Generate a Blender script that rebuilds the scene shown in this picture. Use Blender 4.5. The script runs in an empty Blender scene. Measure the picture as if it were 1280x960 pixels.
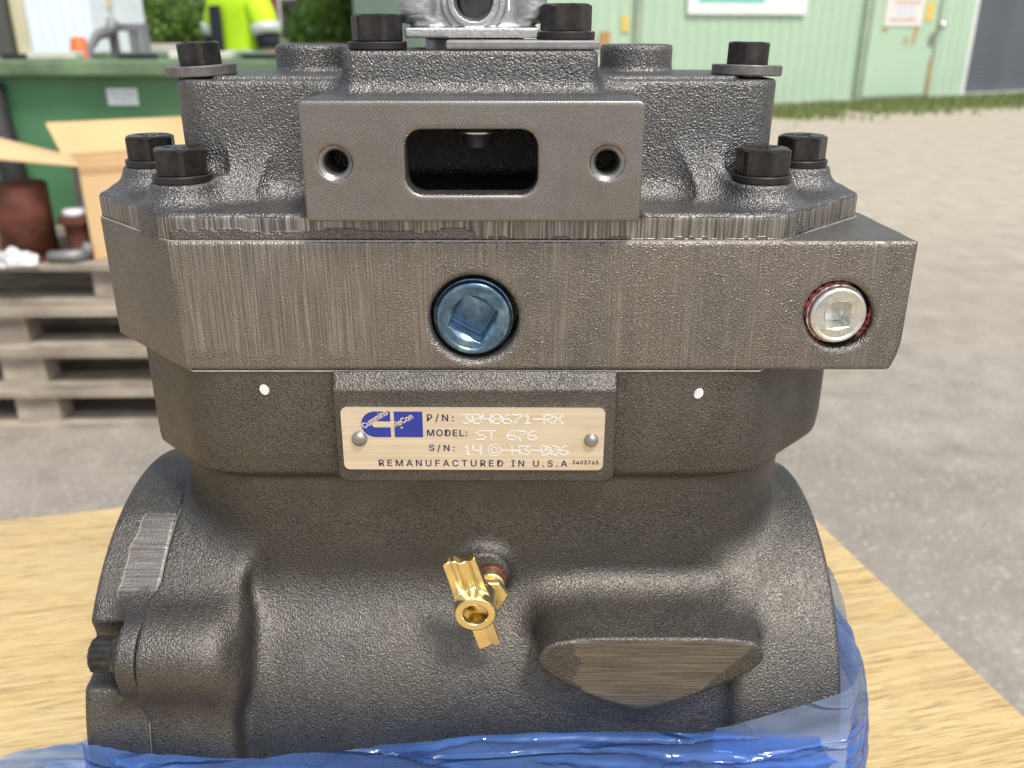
import bpy, bmesh, math, random
import numpy as np
from mathutils import Vector, Matrix, Euler, noise as mnoise

random.seed(7)
rng = np.random.default_rng(7)
scene = bpy.context.scene
COL = scene.collection
R = math.radians

# ------------------------------------------------------------------ camera
cam = bpy.data.cameras.new('camera')
cam.sensor_width = 36.0
cam.lens = 36.0 * 1115 / 1280
cam.clip_start = 0.01
cam.clip_end = 500
cam_o = bpy.data.objects.new('camera', cam)
cam_o.location = (0.0, -0.28, 1.30)
cam_o.rotation_euler = (R(90 - 22), 0, 0)
COL.objects.link(cam_o)
scene.camera = cam_o
cam.dof.use_dof = True
cam.dof.focus_distance = 0.288
cam.dof.aperture_fstop = cam.lens / 2.1

# ------------------------------------------------------------------ sky and sun (thin overcast)
SUN_EL, SUN_AZ = R(60), R(148)         # high sun over the photographer's right shoulder; azimuth from +y towards +x
w = bpy.data.worlds.new('World'); scene.world = w; w.use_nodes = True
nt = w.node_tree; nt.nodes.clear()
sky = nt.nodes.new('ShaderNodeTexSky'); sky.sky_type = 'NISHITA'; sky.sun_disc = False
sky.sun_elevation = SUN_EL; sky.sun_rotation = SUN_AZ
sky.air_density = 1.0; sky.dust_density = 3.0; sky.ozone_density = 1.0
hsv = nt.nodes.new('ShaderNodeHueSaturation'); hsv.inputs['Saturation'].default_value = 0.45
bg = nt.nodes.new('ShaderNodeBackground'); bg.inputs['Strength'].default_value = 0.10
out = nt.nodes.new('ShaderNodeOutputWorld')
nt.links.new(sky.outputs[0], hsv.inputs['Color']); nt.links.new(hsv.outputs[0], bg.inputs['Color'])
nt.links.new(bg.outputs[0], out.inputs['Surface'])
sun = bpy.data.lights.new('sun', 'SUN'); sun.energy = 1.5; sun.angle = R(11); sun.color = (1.0, 0.95, 0.87)
sun_o = bpy.data.objects.new('sun', sun); COL.objects.link(sun_o)
sdir = Vector((math.sin(SUN_AZ) * math.cos(SUN_EL), math.cos(SUN_AZ) * math.cos(SUN_EL), math.sin(SUN_EL)))
sun_o.rotation_euler = sdir.to_track_quat('Z', 'Y').to_euler()
scene.view_settings.view_transform = 'Standard'
scene.view_settings.look = 'None'
scene.view_settings.exposure = 1.0
scene.view_settings.gamma = 1.0
scene.cycles.use_denoising = True
scene.cycles.max_bounces = 8
scene.cycles.transparent_max_bounces = 12

# ------------------------------------------------------------------ materials
def new_mat(name):
    m = bpy.data.materials.new(name); m.use_nodes = True
    t = m.node_tree; t.nodes.clear()
    o = t.nodes.new('ShaderNodeOutputMaterial'); b = t.nodes.new('ShaderNodeBsdfPrincipled')
    t.links.new(b.outputs[0], o.inputs['Surface'])
    return m, t, b

def nd(t, typ, **kw):
    n = t.nodes.new(typ)
    for k, v in kw.items():
        if k in n.inputs: n.inputs[k].default_value = v
        else: setattr(n, k, v)
    return n

def ramp(t, fac, stops):
    n = t.nodes.new('ShaderNodeValToRGB'); e = n.color_ramp.elements
    while len(e) < len(stops): e.new(0.5)
    for i, (p, c) in enumerate(stops):
        e[i].position = p; e[i].color = (c[0], c[1], c[2], 1) if isinstance(c, tuple) else (c, c, c, 1)
    t.links.new(fac, n.inputs['Fac']); return n.outputs['Color']

def mixc(t, fac, a, b, mode='MIX'):
    n = t.nodes.new('ShaderNodeMix'); n.data_type = 'RGBA'; n.blend_type = mode
    for sock, v in ((n.inputs[0], fac), (n.inputs[6], a), (n.inputs[7], b)):
        if hasattr(v, 'node'): t.links.new(v, sock)
        else: sock.default_value = v if not isinstance(v, tuple) else (*v[:3], 1)
    return n.outputs[2]

def math_n(t, op, a, b=0.0, c=None):
    n = t.nodes.new('ShaderNodeMath'); n.operation = op
    for i, v in enumerate((a, b) if c is None else (a, b, c)):
        if hasattr(v, 'node'): t.links.new(v, n.inputs[i])
        else: n.inputs[i].default_value = v
    return n.outputs[0]

def coords(t, scale=(1, 1, 1), rot=(0, 0, 0), kind='Object'):
    tc = t.nodes.new('ShaderNodeTexCoord'); mp = t.nodes.new('ShaderNodeMapping')
    mp.inputs['Scale'].default_value = scale; mp.inputs['Rotation'].default_value = rot
    t.links.new(tc.outputs[kind], mp.inputs['Vector']); return mp.outputs[0]

def noise_t(t, vec, scale, detail=3, rough=0.55):
    n = nd(t, 'ShaderNodeTexNoise', Scale=scale, Detail=detail, Roughness=rough)
    t.links.new(vec, n.inputs['Vector']); return n.outputs['Fac']

def bump(t, bsdf, h, dist, strength=1.0, normal=None):
    n = nd(t, 'ShaderNodeBump', Strength=strength, Distance=dist)
    t.links.new(h, n.inputs['Height'])
    if normal is not None: t.links.new(normal, n.inputs['Normal'])
    t.links.new(n.outputs[0], bsdf.inputs['Normal']); return n.outputs[0]

def simple(name, col, rough=0.6, metal=0.0, vary=0.15, nscale=8.0, bmp=0.0, bscale=60.0, coat=0.0):
    m, t, b = new_mat(name)
    v = coords(t)
    n = noise_t(t, v, nscale, 4)
    lo = tuple(max(0, c * (1 - vary)) for c in col); hi = tuple(min(1, c * (1 + vary)) for c in col)
    t.links.new(ramp(t, n, [(0.3, lo), (0.7, hi)]), b.inputs['Base Color'])
    b.inputs['Roughness'].default_value = rough; b.inputs['Metallic'].default_value = metal
    b.inputs['Coat Weight'].default_value = coat
    if bmp: bump(t, b, noise_t(t, v, bscale, 3), bmp)
    return m

def iron(name, base=(0.150, 0.145, 0.138), streak=None, face=None, rust=0.0, grain=620.0, gd=0.00055, mach_base=(0.33, 0.305, 0.28), rgh=0.36, arcs=None, lump=0.5, kmax=1.0):
    """oiled grey cast iron; the vertex attributes 'milled' and 'faced' mark where a cutter has been"""
    m, t, b = new_mat(name)
    v = coords(t)
    big = noise_t(t, v, 22, 4); mid = noise_t(t, v, 130, 3); fine = noise_t(t, v, grain, 1.2, 0.5)
    vor = nd(t, 'ShaderNodeTexVoronoi', Scale=grain * 0.85); vor.feature = 'SMOOTH_F1'
    t.links.new(v, vor.inputs['Vector'])
    col = mixc(t, ramp(t, big, [(0.35, 0.0), (0.7, 1.0)]), tuple(c * 0.78 for c in base), tuple(c * k for c, k in zip(base, (1.18, 1.12, 1.05))))
    col = mixc(t, ramp(t, fine, [(0.42, 0.0), (0.72, 0.55)]), col, tuple(min(1, c * 2.0) for c in base))  # sparkle of the grain painted into the colour as pale specks
    col = mixc(t, ramp(t, fine, [(0.25, 0.75), (0.42, 0.0)]), col, tuple(c * 0.35 for c in base))
    smudge = ramp(t, noise_t(t, coords(t, (1, 1, 0.8)), 17, 5, 0.6), [(0.56, 0.0), (0.72, 0.5)])
    col = mixc(t, smudge, col, (0.20, 0.192, 0.182))                 # dry dusty patches
    cast_h = math_n(t, 'ADD', math_n(t, 'MULTIPLY', fine, 0.9), math_n(t, 'MULTIPLY', vor.outputs['Distance'], 0.35))
    cast_h = math_n(t, 'ADD', cast_h, math_n(t, 'MULTIPLY', mid, lump))
    rough_v = ramp(t, mid, [(0.3, rgh), (0.7, rgh + 0.14)])
    h = cast_h
    for attr, sc, rot in (('milled', streak, (0, 0, 0)), ('faced', face[0] if face else None, face[1] if face else (0, 0, 0))):
        if sc is None: continue
        a = nd(t, 'ShaderNodeAttribute', attribute_name=attr)
        wob = math_n(t, 'ADD', a.outputs['Fac'], math_n(t, 'MULTIPLY', math_n(t, 'SUBTRACT', mid, 0.5), 0.5))
        k = ramp(t, wob, [(0.36, 0.0), (0.64, kmax)])
        sv = coords(t, (1, 1, 1), rot); mp2 = t.nodes.new('ShaderNodeMapping'); mp2.inputs['Scale'].default_value = sc
        t.links.new(sv, mp2.inputs['Vector']); sv = mp2.outputs[0]
        sn = noise_t(t, sv, 1.0, 4, 0.62)
        if attr == 'faced' and arcs:                                 # arcs left by a face mill
            vm = nd(t, 'ShaderNodeVectorMath'); vm.operation = 'DISTANCE'; vm.inputs[1].default_value = arcs
            t.links.new(v, vm.inputs[0])
            wv = math_n(t, 'SINE', math_n(t, 'ADD', math_n(t, 'MULTIPLY', vm.outputs['Value'], 7200.0), math_n(t, 'MULTIPLY', mid, 5.0)))
            sn = math_n(t, 'ADD', math_n(t, 'MULTIPLY', wv, 0.05), math_n(t, 'MULTIPLY_ADD', fine, 0.22, 0.40))
        lo_, hi_ = (0.36, 0.64) if attr == 'milled' else (0.28, 0.74)
        scol = ramp(t, sn, [(lo_, tuple(c * 0.4 for c in mach_base)), (0.50, mach_base), (hi_, tuple(min(1, c * 1.9) for c in mach_base))])
        scol = mixc(t, ramp(t, big, [(0.4, 0.0), (0.75, 0.4)]), scol, (0.20, 0.15, 0.10))
        col = mixc(t, k, col, scol)
        scol = mixc(t, ramp(t, fine, [(0.40, 0.45), (0.55, 0.0)]), scol, tuple(c * 0.45 for c in mach_base))
        hs = math_n(t, 'MULTIPLY', math_n(t, 'ADD', sn, math_n(t, 'MULTIPLY', fine, 0.5)), 0.14 if (attr == 'faced' and arcs) else 0.4)
        mh = t.nodes.new('ShaderNodeMix'); mh.data_type = 'FLOAT'
        t.links.new(k, mh.inputs[0]); t.links.new(h, mh.inputs[2]); t.links.new(hs, mh.inputs[3]); h = mh.outputs[0]
    t.links.new(col, b.inputs['Base Color']); t.links.new(rough_v, b.inputs['Roughness'])
    b.inputs['Metallic'].default_value = 0.86
    b.inputs['Specular IOR Level'].default_value = 0.5
    bump(t, b, h, gd)
    return m

M = {}
M['crank'] = iron('cast_iron_body', base=(0.112, 0.107, 0.099), face=((50, 50, 2200), (0, 0, 0)), grain=1700, gd=0.00044, mach_base=(0.195, 0.185, 0.17), rgh=0.39, lump=0.35, kmax=0.85)
M['cover'] = iron('cast_iron_cover', base=(0.112, 0.107, 0.100), face=((50, 900, 1700), (0, 0, 0)), grain=1700, gd=0.00044, mach_base=(0.215, 0.205, 0.19), rgh=0.39, lump=0.35, kmax=0.8)
M['head'] = iron('cast_iron_head', base=(0.150, 0.148, 0.146), streak=(1300, 1300, 30), face=((45, 900, 1500), (0, R(35), 0)), grain=1700, gd=0.00056, mach_base=(0.255, 0.242, 0.228), arcs=(-0.070, -0.006, 0.327), rgh=0.33, lump=0.3)
M['plate_iron'] = iron('milled_cast_iron', base=(0.19, 0.177, 0.162), streak=(1700, 60, 30), grain=1900, gd=0.00052, mach_base=(0.30, 0.28, 0.255), rgh=0.34, lump=0.12, kmax=0.48)
M['plate_top'] = iron('ground_iron', base=(0.45, 0.45, 0.45), grain=500, gd=0.0001)
M['bolt'] = simple('black_oxide_steel', (0.050, 0.046, 0.043), 0.34, 0.7, 0.4, 300, 0.00008, 900)
M['washer'] = simple('black_washer_steel', (0.035, 0.032, 0.033), 0.42, 0.5, 0.3, 200, 0.00005, 600)
M['steel'] = simple('grey_steel', (0.36, 0.345, 0.33), 0.38, 0.85, 0.2, 250, 0.00006, 900)
M['gasket'] = simple('gasket_edge', (0.50, 0.48, 0.45), 0.5, 0.6, 0.2, 300)
M['washer_grey'] = simple('flat_grey_washer', (0.20, 0.19, 0.182), 0.42, 0.7, 0.3, 300, 0.0001, 900)
M['alu'] = simple('cast_aluminium', (0.48, 0.485, 0.49), 0.42, 0.85, 0.15, 300, 0.0003, 700)
M['bright'] = simple('machined_aluminium', (0.75, 0.75, 0.76), 0.25, 0.95, 0.08, 400)
M['brass'] = simple('brass', (0.86, 0.71, 0.38), 0.26, 1.0, 0.12, 200, 0.00004, 500)
M['red_seal'] = simple('red_thread_sealant', (0.16, 0.018, 0.022), 0.45, 0.0, 0.5, 500, 0.0002, 700)
M['dark_hole'] = simple('oily_bore', (0.05, 0.046, 0.042), 0.5, 0.5, 0.3, 300)
M['white_paint'] = simple('white_paint_mark', (0.70, 0.71, 0.70), 0.6, 0, 0.12, 500, 0.0002, 700)
M['blue_print'] = simple('blue_print', (0.018, 0.035, 0.27), 0.4, 0.0, 0.1, 100)
M['navy_print'] = simple('navy_print', (0.022, 0.022, 0.10), 0.4, 0.0, 0.1, 100)
M['plate_print'] = simple('bare_print_gap', (0.86, 0.74, 0.55), 0.36, 0.5, 0.05, 100)
M['stamp'] = simple('stamped_bare_metal', (0.86, 0.86, 0.83), 0.38, 0.75, 0.2, 800)

def zinc(name, a, b_, c):
    m, t, b = new_mat(name); v = coords(t)
    n = noise_t(t, v, 160, 4); n2 = noise_t(t, v, 480, 3)
    col = ramp(t, n, [(0.3, a), (0.5, b_), (0.7, c)])
    col = mixc(t, ramp(t, n2, [(0.35, 0.3), (0.5, 0.0)]), col, tuple(x * 0.35 for x in a))
    t.links.new(col, b.inputs['Base Color']); b.inputs['Metallic'].default_value = 0.9
    b.inputs['Roughness'].default_value = 0.28
    bump(t, b, n2, 0.0001); return m
M['blue_zinc'] = zinc('blue_zinc_plating', (0.10, 0.17, 0.23), (0.14, 0.24, 0.36), (0.32, 0.46, 0.56))
M['zinc'] = zinc('bright_zinc_plating', (0.74, 0.74, 0.68), (0.82, 0.83, 0.80), (0.86, 0.80, 0.60))

def brushed_plate():
    m, t, b = new_mat('gold_anodised_plate'); v = coords(t, (14, 14, 900)); n = noise_t(t, v, 1.0, 4)
    v2 = coords(t); n2 = noise_t(t, v2, 60, 4)
    col = ramp(t, n, [(0.3, (0.64, 0.54, 0.40)), (0.7, (0.82, 0.72, 0.56))])
    col = mixc(t, ramp(t, n2, [(0.4, 0.0), (0.8, 0.5)]), col, (0.86, 0.78, 0.64))
    t.links.new(col, b.inputs['Base Color']); b.inputs['Metallic'].default_value = 0.55
    b.inputs['Roughness'].default_value = 0.36; bump(t, b, n, 0.00004); return m
M['nameplate'] = brushed_plate()

def plywood():
    m, t, b = new_mat('weathered_plywood')
    v = coords(t, (11.0, 330, 8)); v2 = coords(t, (5, 5, 5)); v3 = coords(t, (5.0, 34, 4))
    g = noise_t(t, v, 1.0, 6, 0.65); bl = noise_t(t, v2, 1.0, 5); wav = noise_t(t, v3, 1.0, 4)
    fine = noise_t(t, coords(t, (55, 1000, 60)), 1.0, 3)
    col = ramp(t, g, [(0.28, (0.34, 0.215, 0.085)), (0.46, (0.57, 0.405, 0.175)), (0.72, (0.68, 0.53, 0.28))])
    col = mixc(t, ramp(t, wav, [(0.45, 0.0), (0.75, 0.55)]), col, (0.66, 0.53, 0.28))
    col = mixc(t, ramp(t, bl, [(0.46, 0.0), (0.70, 0.75)]), col, (0.45, 0.335, 0.18))
    col = mixc(t, ramp(t, fine, [(0.32, 0.8), (0.47, 0.0)]), col, (0.24, 0.16, 0.07))
    t.links.new(col, b.inputs['Base Color']); b.inputs['Roughness'].default_value = 0.62
    bump(t, b, math_n(t, 'ADD', g, math_n(t, 'MULTIPLY', fine, 0.5)), 0.0012); return m
M['ply'] = plywood()
M['scuff'] = simple('grey_scuff', (0.40, 0.34, 0.235), 0.7, 0, 0.25, 60)
M['ply_edge'] = simple('plywood_edge', (0.42, 0.30, 0.16), 0.75, 0, 0.3, 30, 0.001, 200)
M['ply_dark'] = simple('plywood_dark_ply', (0.28, 0.18, 0.09), 0.75, 0, 0.3, 30, 0.001, 200)

def wood(name, a, b_):
    m, t, b = new_mat(name); oi = nd(t, 'ShaderNodeObjectInfo')
    v = coords(t, (4, 40, 40)); n = noise_t(t, v, 1.0, 5); n2 = noise_t(t, coords(t), 6, 4)
    col = ramp(t, n, [(0.3, a), (0.7, b_)])
    col = mixc(t, ramp(t, n2, [(0.45, 0.0), (0.7, 0.6)]), col, tuple(x * 0.5 for x in a))
    hs = nd(t, 'ShaderNodeHueSaturation'); t.links.new(col, hs.inputs['Color'])
    t.links.new(math_n(t, 'MULTIPLY_ADD', oi.outputs['Random'], 0.5, 0.75), hs.inputs['Value'])
    t.links.new(hs.outputs[0], b.inputs['Base Color']); b.inputs['Roughness'].default_value = 0.85
    bump(t, b, n, 0.003); return m
M['pallet'] = wood('weathered_pallet_wood', (0.26, 0.215, 0.165), (0.48, 0.42, 0.34))
M['card'] = simple('cardboard', (0.66, 0.45, 0.235), 0.85, 0, 0.08, 4)
M['card_dark'] = simple('cardboard_fold', (0.50, 0.31, 0.15), 0.85, 0, 0.08, 4)
M['card_shade'] = simple('shaded_cardboard', (0.40, 0.37, 0.34), 0.85, 0, 0.12, 6)  # shade on the box's left side, put into the cardboard colour
M['rust'] = simple('rust_brown_iron', (0.115, 0.036, 0.018), 0.7, 0.1, 0.4, 14, 0.002, 60)
M['film'] = simple('white_plastic_film', (0.66, 0.67, 0.68), 0.3, 0, 0.2, 20, 0.004, 40)
M['grey_metal'] = simple('dull_grey_metal', (0.24, 0.245, 0.25), 0.5, 0.3, 0.25, 8)
M['bin'] = simple('green_plastic', (0.085, 0.235, 0.11), 0.5, 0, 0.14, 3, 0.001, 40)
M['bin_rim'] = simple('dirty_green_rim', (0.14, 0.22, 0.12), 0.65, 0, 0.3, 9)
M['bin_pale'] = simple('pale_faded_rim', (0.50, 0.56, 0.46), 0.7, 0, 0.2, 9)
M['black'] = simple('black_rubber', (0.02, 0.02, 0.022), 0.65, 0, 0.3, 8)
M['drum'] = simple('dark_grey_plastic', (0.05, 0.052, 0.055), 0.55, 0, 0.3, 5)
M['label'] = simple('white_sticker', (0.74, 0.80, 0.83), 0.5, 0, 0.08, 15)
M['label_line'] = simple('sticker_grey_print', (0.45, 0.55, 0.66), 0.5, 0, 0.1, 15)
M['orange'] = simple('orange_plastic', (0.75, 0.17, 0.05), 0.5, 0, 0.1, 5)
M['white_wall'] = simple('white_painted_steel', (0.74, 0.83, 0.87), 0.5, 0, 0.06, 2)
M['dark_wall'] = simple('dark_grey_steel', (0.075, 0.078, 0.07), 0.6, 0, 0.12, 2)
M['cream'] = simple('cream_post', (0.60, 0.57, 0.38), 0.6, 0, 0.1, 5)
M['lime'] = simple('hi_vis_yellow', (0.50, 0.82, 0.01), 0.75, 0, 0.06, 6)
M['reflect'] = simple('grey_reflective_tape', (0.50, 0.56, 0.50), 0.45, 0.1, 0.08, 20)
M['navy'] = simple('navy_cloth', (0.018, 0.022, 0.035), 0.85, 0, 0.2, 10)
M['skin'] = simple('skin', (0.56, 0.32, 0.23), 0.55, 0, 0.08, 12)
M['hair'] = simple('brown_hair', (0.06, 0.035, 0.02), 0.7, 0, 0.3, 60)
M['eye'] = simple('eye', (0.04, 0.03, 0.025), 0.3, 0, 0.1, 10)
M['lip'] = simple('lips', (0.42, 0.17, 0.14), 0.5, 0, 0.08, 12)

def green_paint():
    m, t, b = new_mat('pale_green_sheet_paint')
    v = coords(t, (1, 1, 1)); n = noise_t(t, v, 0.9, 4); st = noise_t(t, coords(t, (9, 9, 0.35)), 1.0, 3)
    col = ramp(t, n, [(0.3, (0.375, 0.52, 0.38)), (0.7, (0.44, 0.59, 0.44))])
    col = mixc(t, ramp(t, st, [(0.58, 0.0), (0.8, 0.35)]), col, (0.50, 0.60, 0.42))
    t.links.new(col, b.inputs['Base Color']); b.inputs['Roughness'].default_value = 0.55; return m
M['green'] = green_paint()
M['green_trim'] = simple('faded_green_trim', (0.30, 0.37, 0.27), 0.65, 0, 0.15, 3)
M['shutter'] = simple('grey_shutter_steel', (0.135, 0.155, 0.175), 0.5, 0.2, 0.1, 2)
M['plinth'] = simple('concrete_plinth', (0.42, 0.44, 0.38), 0.85, 0, 0.2, 6)
M['sign_white'] = simple('white_sign_sheet', (0.76, 0.78, 0.76), 0.5, 0, 0.06, 4)
M['sign_pinkish'] = simple('faded_notice_sheet', (0.72, 0.69, 0.66), 0.55, 0, 0.1, 14)
M['teal'] = simple('teal_print', (0.16, 0.55, 0.44), 0.5, 0, 0.1, 5)
M['sky_print'] = simple('light_blue_print', (0.28, 0.48, 0.62), 0.5, 0, 0.1, 5)
M['yellow'] = simple('yellow_sticker', (0.70, 0.52, 0.13), 0.5, 0, 0.12, 12)
M['rust_stain'] = simple('rust_stain', (0.45, 0.26, 0.10), 0.8, 0, 0.3, 12)
M['brick'] = simple('red_house_wall', (0.34, 0.12, 0.08), 0.85, 0, 0.15, 3)
M['roof'] = simple('pale_grey_roof', (0.55, 0.57, 0.58), 0.7, 0, 0.1, 1)
M['barrier'] = simple('pale_concrete', (0.52, 0.51, 0.47), 0.85, 0, 0.15, 1.5)
M['bark'] = simple('bark', (0.10, 0.075, 0.05), 0.9, 0, 0.3, 6, 0.01, 20)

def leaf_mat(name, lo, hi):
    m, t, b = new_mat(name); oi = nd(t, 'ShaderNodeNewGeometry')
    col = ramp(t, oi.outputs['Random Per Island'], [(0.0, lo), (1.0, hi)])
    t.links.new(col, b.inputs['Base Color']); b.inputs['Roughness'].default_value = 0.6
    b.inputs['Transmission Weight'].default_value = 0.0
    tr = nd(t, 'ShaderNodeBsdfTranslucent'); t.links.new(col, tr.inputs['Color'])
    mx = nd(t, 'ShaderNodeMixShader', Fac=0.35)
    t.links.new(b.outputs[0], mx.inputs[1]); t.links.new(tr.outputs[0], mx.inputs[2])
    t.links.new(mx.outputs[0], t.nodes['Material Output'].inputs['Surface']); return m
M['leaf'] = leaf_mat('spring_leaves', (0.06, 0.13, 0.018), (0.20, 0.33, 0.06))
M['leaf_pale'] = leaf_mat('pale_leaves', (0.16, 0.25, 0.10), (0.30, 0.42, 0.19))
M['grass'] = leaf_mat('grass_blades', (0.12, 0.185, 0.045), (0.31, 0.36, 0.14))

def ground_mat():
    m, t, b = new_mat('worn_yard_ground')
    v = coords(t); n = noise_t(t, v, 0.55, 5); sp = noise_t(t, v, 55, 3); n3 = noise_t(t, v, 5, 5, 0.65)
    vor = nd(t, 'ShaderNodeTexVoronoi', Scale=34.0); t.links.new(v, vor.inputs['Vector'])
    asphalt = ramp(t, n3, [(0.3, (0.22, 0.196, 0.168)), (0.7, (0.35, 0.317, 0.275))])
    asphalt = mixc(t, ramp(t, n, [(0.42, 0.0), (0.62, 0.5)]), asphalt, (0.20, 0.172, 0.14))
    asphalt = mixc(t, ramp(t, sp, [(0.58, 0.0), (0.72, 0.8)]), asphalt, (0.48, 0.45, 0.41))
    asphalt = mixc(t, ramp(t, vor.outputs['Distance'], [(0.16, 0.85), (0.26, 0.0)]), asphalt, mixc(t, ramp(t, vor.outputs['Color'], [(0.45, 0.0), (0.6, 1.0)]), (0.24, 0.218, 0.19), (0.44, 0.41, 0.365)))
    sand = ramp(t, n3, [(0.3, (0.34, 0.298, 0.235)), (0.7, (0.47, 0.416, 0.335))])
    sep = nd(t, 'ShaderNodeSeparateXYZ'); t.links.new(v, sep.inputs[0])
    d = math_n(t, 'ADD', sep.outputs['Y'], math_n(t, 'MULTIPLY', sep.outputs['X'], 0.25))
    d = math_n(t, 'ADD', d, math_n(t, 'MULTIPLY', math_n(t, 'SUBTRACT', n, 0.5), 3.0))
    mp = nd(t, 'ShaderNodeMapRange'); mp.inputs['From Min'].default_value = 2.6; mp.inputs['From Max'].default_value = 7.5
    t.links.new(d, mp.inputs['Value'])
    t.links.new(mixc(t, mp.outputs[0], asphalt, sand), b.inputs['Base Color'])
    b.inputs['Roughness'].default_value = 0.9
    bump(t, b, math_n(t, 'ADD', n3, sp), 0.008); return m
M['ground'] = ground_mat()

def bag_mat(name, tint, clear, milk=0.35):
    m, t, b = new_mat(name)
    v = coords(t); n = noise_t(t, v, 18, 4)
    b.inputs['Roughness'].default_value = 0.16
    b.inputs['IOR'].default_value = 1.5
    b.inputs['Specular IOR Level'].default_value = 0.8
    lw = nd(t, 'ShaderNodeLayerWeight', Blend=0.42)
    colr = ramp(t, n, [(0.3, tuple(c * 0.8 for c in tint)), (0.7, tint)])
    colr = mixc(t, ramp(t, lw.outputs['Facing'], [(0.6, 0.0), (0.97, 0.7)]), colr, (0.50, 0.68, 0.96))      # highlights on creases and edge-on film painted into the colour
    t.links.new(colr, b.inputs['Base Color']); b.inputs['Coat Weight'].default_value = 1.0; b.inputs['Coat Roughness'].default_value = 0.05
    tl = nd(t, 'ShaderNodeBsdfTranslucent'); tl.inputs['Color'].default_value = (*tint, 1)
    tp = nd(t, 'ShaderNodeBsdfTransparent'); tp.inputs['Color'].default_value = (*[0.35 + 0.65 * min(1, c * 1.25) for c in tint], 1)
    m1 = nd(t, 'ShaderNodeMixShader', Fac=milk); m2 = nd(t, 'ShaderNodeMixShader', Fac=clear)
    t.links.new(b.outputs[0], m1.inputs[1]); t.links.new(tl.outputs[0], m1.inputs[2])
    t.links.new(m1.outputs[0], m2.inputs[1]); t.links.new(tp.outputs[0], m2.inputs[2])
    t.links.new(m2.outputs[0], t.nodes['Material Output'].inputs['Surface'])
    def ridges(scale, rot, k):
        nn = noise_t(t, coords(t, scale, rot), 1.0, 2, 0.5)
        return ramp(t, math_n(t, 'ABSOLUTE', math_n(t, 'SUBTRACT', nn, 0.5)), [(0.0, 1.0), (k, 0.25), (0.25, 0.0)])
    r1 = ridges((6, 6, 75), (0, R(5), 0), 0.03); r2 = ridges((9, 9, 42), (R(25), R(-16), 0), 0.02); r3 = ridges((26, 26, 26), (0.4, 0.8, 0.2), 0.012)
    hh = math_n(t, 'ADD', math_n(t, 'ADD', r1, math_n(t, 'MULTIPLY', r2, 0.7)), math_n(t, 'MULTIPLY', r3, 0.12))
    bn = bump(t, b, hh, 0.0020)
    t.links.new(bn, b.inputs['Coat Normal']); t.links.new(bn, tl.inputs['Normal'])
    lay = noise_t(t, coords(t, (14, 14, 40), (0, R(-12), 0)), 1.0, 3)
    mr = nd(t, 'ShaderNodeMapRange'); mr.inputs['From Min'].default_value = 0.35; mr.inputs['From Max'].default_value = 0.65
    mr.inputs['To Min'].default_value = clear * 0.55; mr.inputs['To Max'].default_value = min(0.9, clear * 1.5)
    t.links.new(lay, mr.inputs['Value']); t.links.new(mr.outputs[0], m2.inputs[0])
    return m
M['bag'] = bag_mat('blue_polythene', (0.085, 0.26, 0.79), 0.44)
M['bag_pale'] = bag_mat('thin_blue_polythene', (0.42, 0.56, 0.88), 0.52)

# ------------------------------------------------------------------ object helpers
def link(name, me, parent=None, mats=()):
    o = bpy.data.objects.new(name, me); COL.objects.link(o)
    for m in mats:
        if m is not None and m.name not in [x.name for x in me.materials if x]: me.materials.append(m)
    if parent: o.parent = parent
    return o

def tag(o, label=None, cat=None, group=None, kind=None):
    for k, v in (('label', label), ('category', cat), ('group', group), ('kind', kind)):
        if v: o[k] = v
    return o

def empty(name, loc, rz=0.0):
    o = bpy.data.objects.new(name, None); COL.objects.link(o); o.empty_display_size = 0.05
    o.location = loc; o.rotation_euler = (0, 0, rz); return o

def bm_obj(name, bm, mat, parent=None, smooth=False):
    me = bpy.data.meshes.new(name); bm.to_mesh(me); bm.free()
    if smooth:
        for p in me.polygons: p.use_smooth = True
    return link(name, me, parent, [mat])

def add_box(bm, c, s, rot=None, bevel=0.0):
    ret = bmesh.ops.create_cube(bm, size=1.0)
    vs = ret['verts']
    for v in vs: v.co = Vector((v.co.x * s[0], v.co.y * s[1], v.co.z * s[2]))
    if bevel:
        es = list({e for v in vs for e in v.link_edges})
        r2 = bmesh.ops.bevel(bm, geom=es, offset=bevel, segments=2, affect='EDGES', profile=0.6)
        vs = list({v for f in r2['faces'] for v in f.verts} | {v for v in vs if v.is_valid})
    mt = Matrix.Translation(c) @ (rot.to_4x4() if rot is not None else Matrix.Identity(4))
    for v in vs: v.co = mt @ v.co
    return vs

def lathe(bm, prof, n=32, mtx=None, cap0=True, cap1=True):
    """profile of (radius, height) turned about local z"""
    rings = []
    for r, z in prof:
        rings.append([bm.verts.new(((r * math.cos(2 * math.pi * i / n)), r * math.sin(2 * math.pi * i / n), z)) for i in range(n)])
    for a, b in zip(rings, rings[1:]):
        for i in range(n): bm.faces.new((a[i], a[(i + 1) % n], b[(i + 1) % n], b[i]))
    if cap0: bm.faces.new(rings[0][::-1])
    if cap1: bm.faces.new(rings[-1])
    if mtx is not None:
        for ring in rings:
            for v in ring: v.co = mtx @ v.co

def tube(bm, pts, rads, n=10):
    rings = []
    for i, p in enumerate(pts):
        a = Vector(pts[max(i - 1, 0)]); b = Vector(pts[min(i + 1, len(pts) - 1)])
        q = (b - a).to_track_quat('Z', 'Y')
        rings.append([bm.verts.new(Vector(p) + q @ Vector((rads[i] * math.cos(2 * math.pi * k / n), rads[i] * math.sin(2 * math.pi * k / n), 0))) for k in range(n)])
    for a, b in zip(rings, rings[1:]):
        for k in range(n): bm.faces.new((a[k], a[(k + 1) % n], b[(k + 1) % n], b[k]))
    bm.faces.new(rings[0][::-1]); bm.faces.new(rings[-1])

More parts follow.
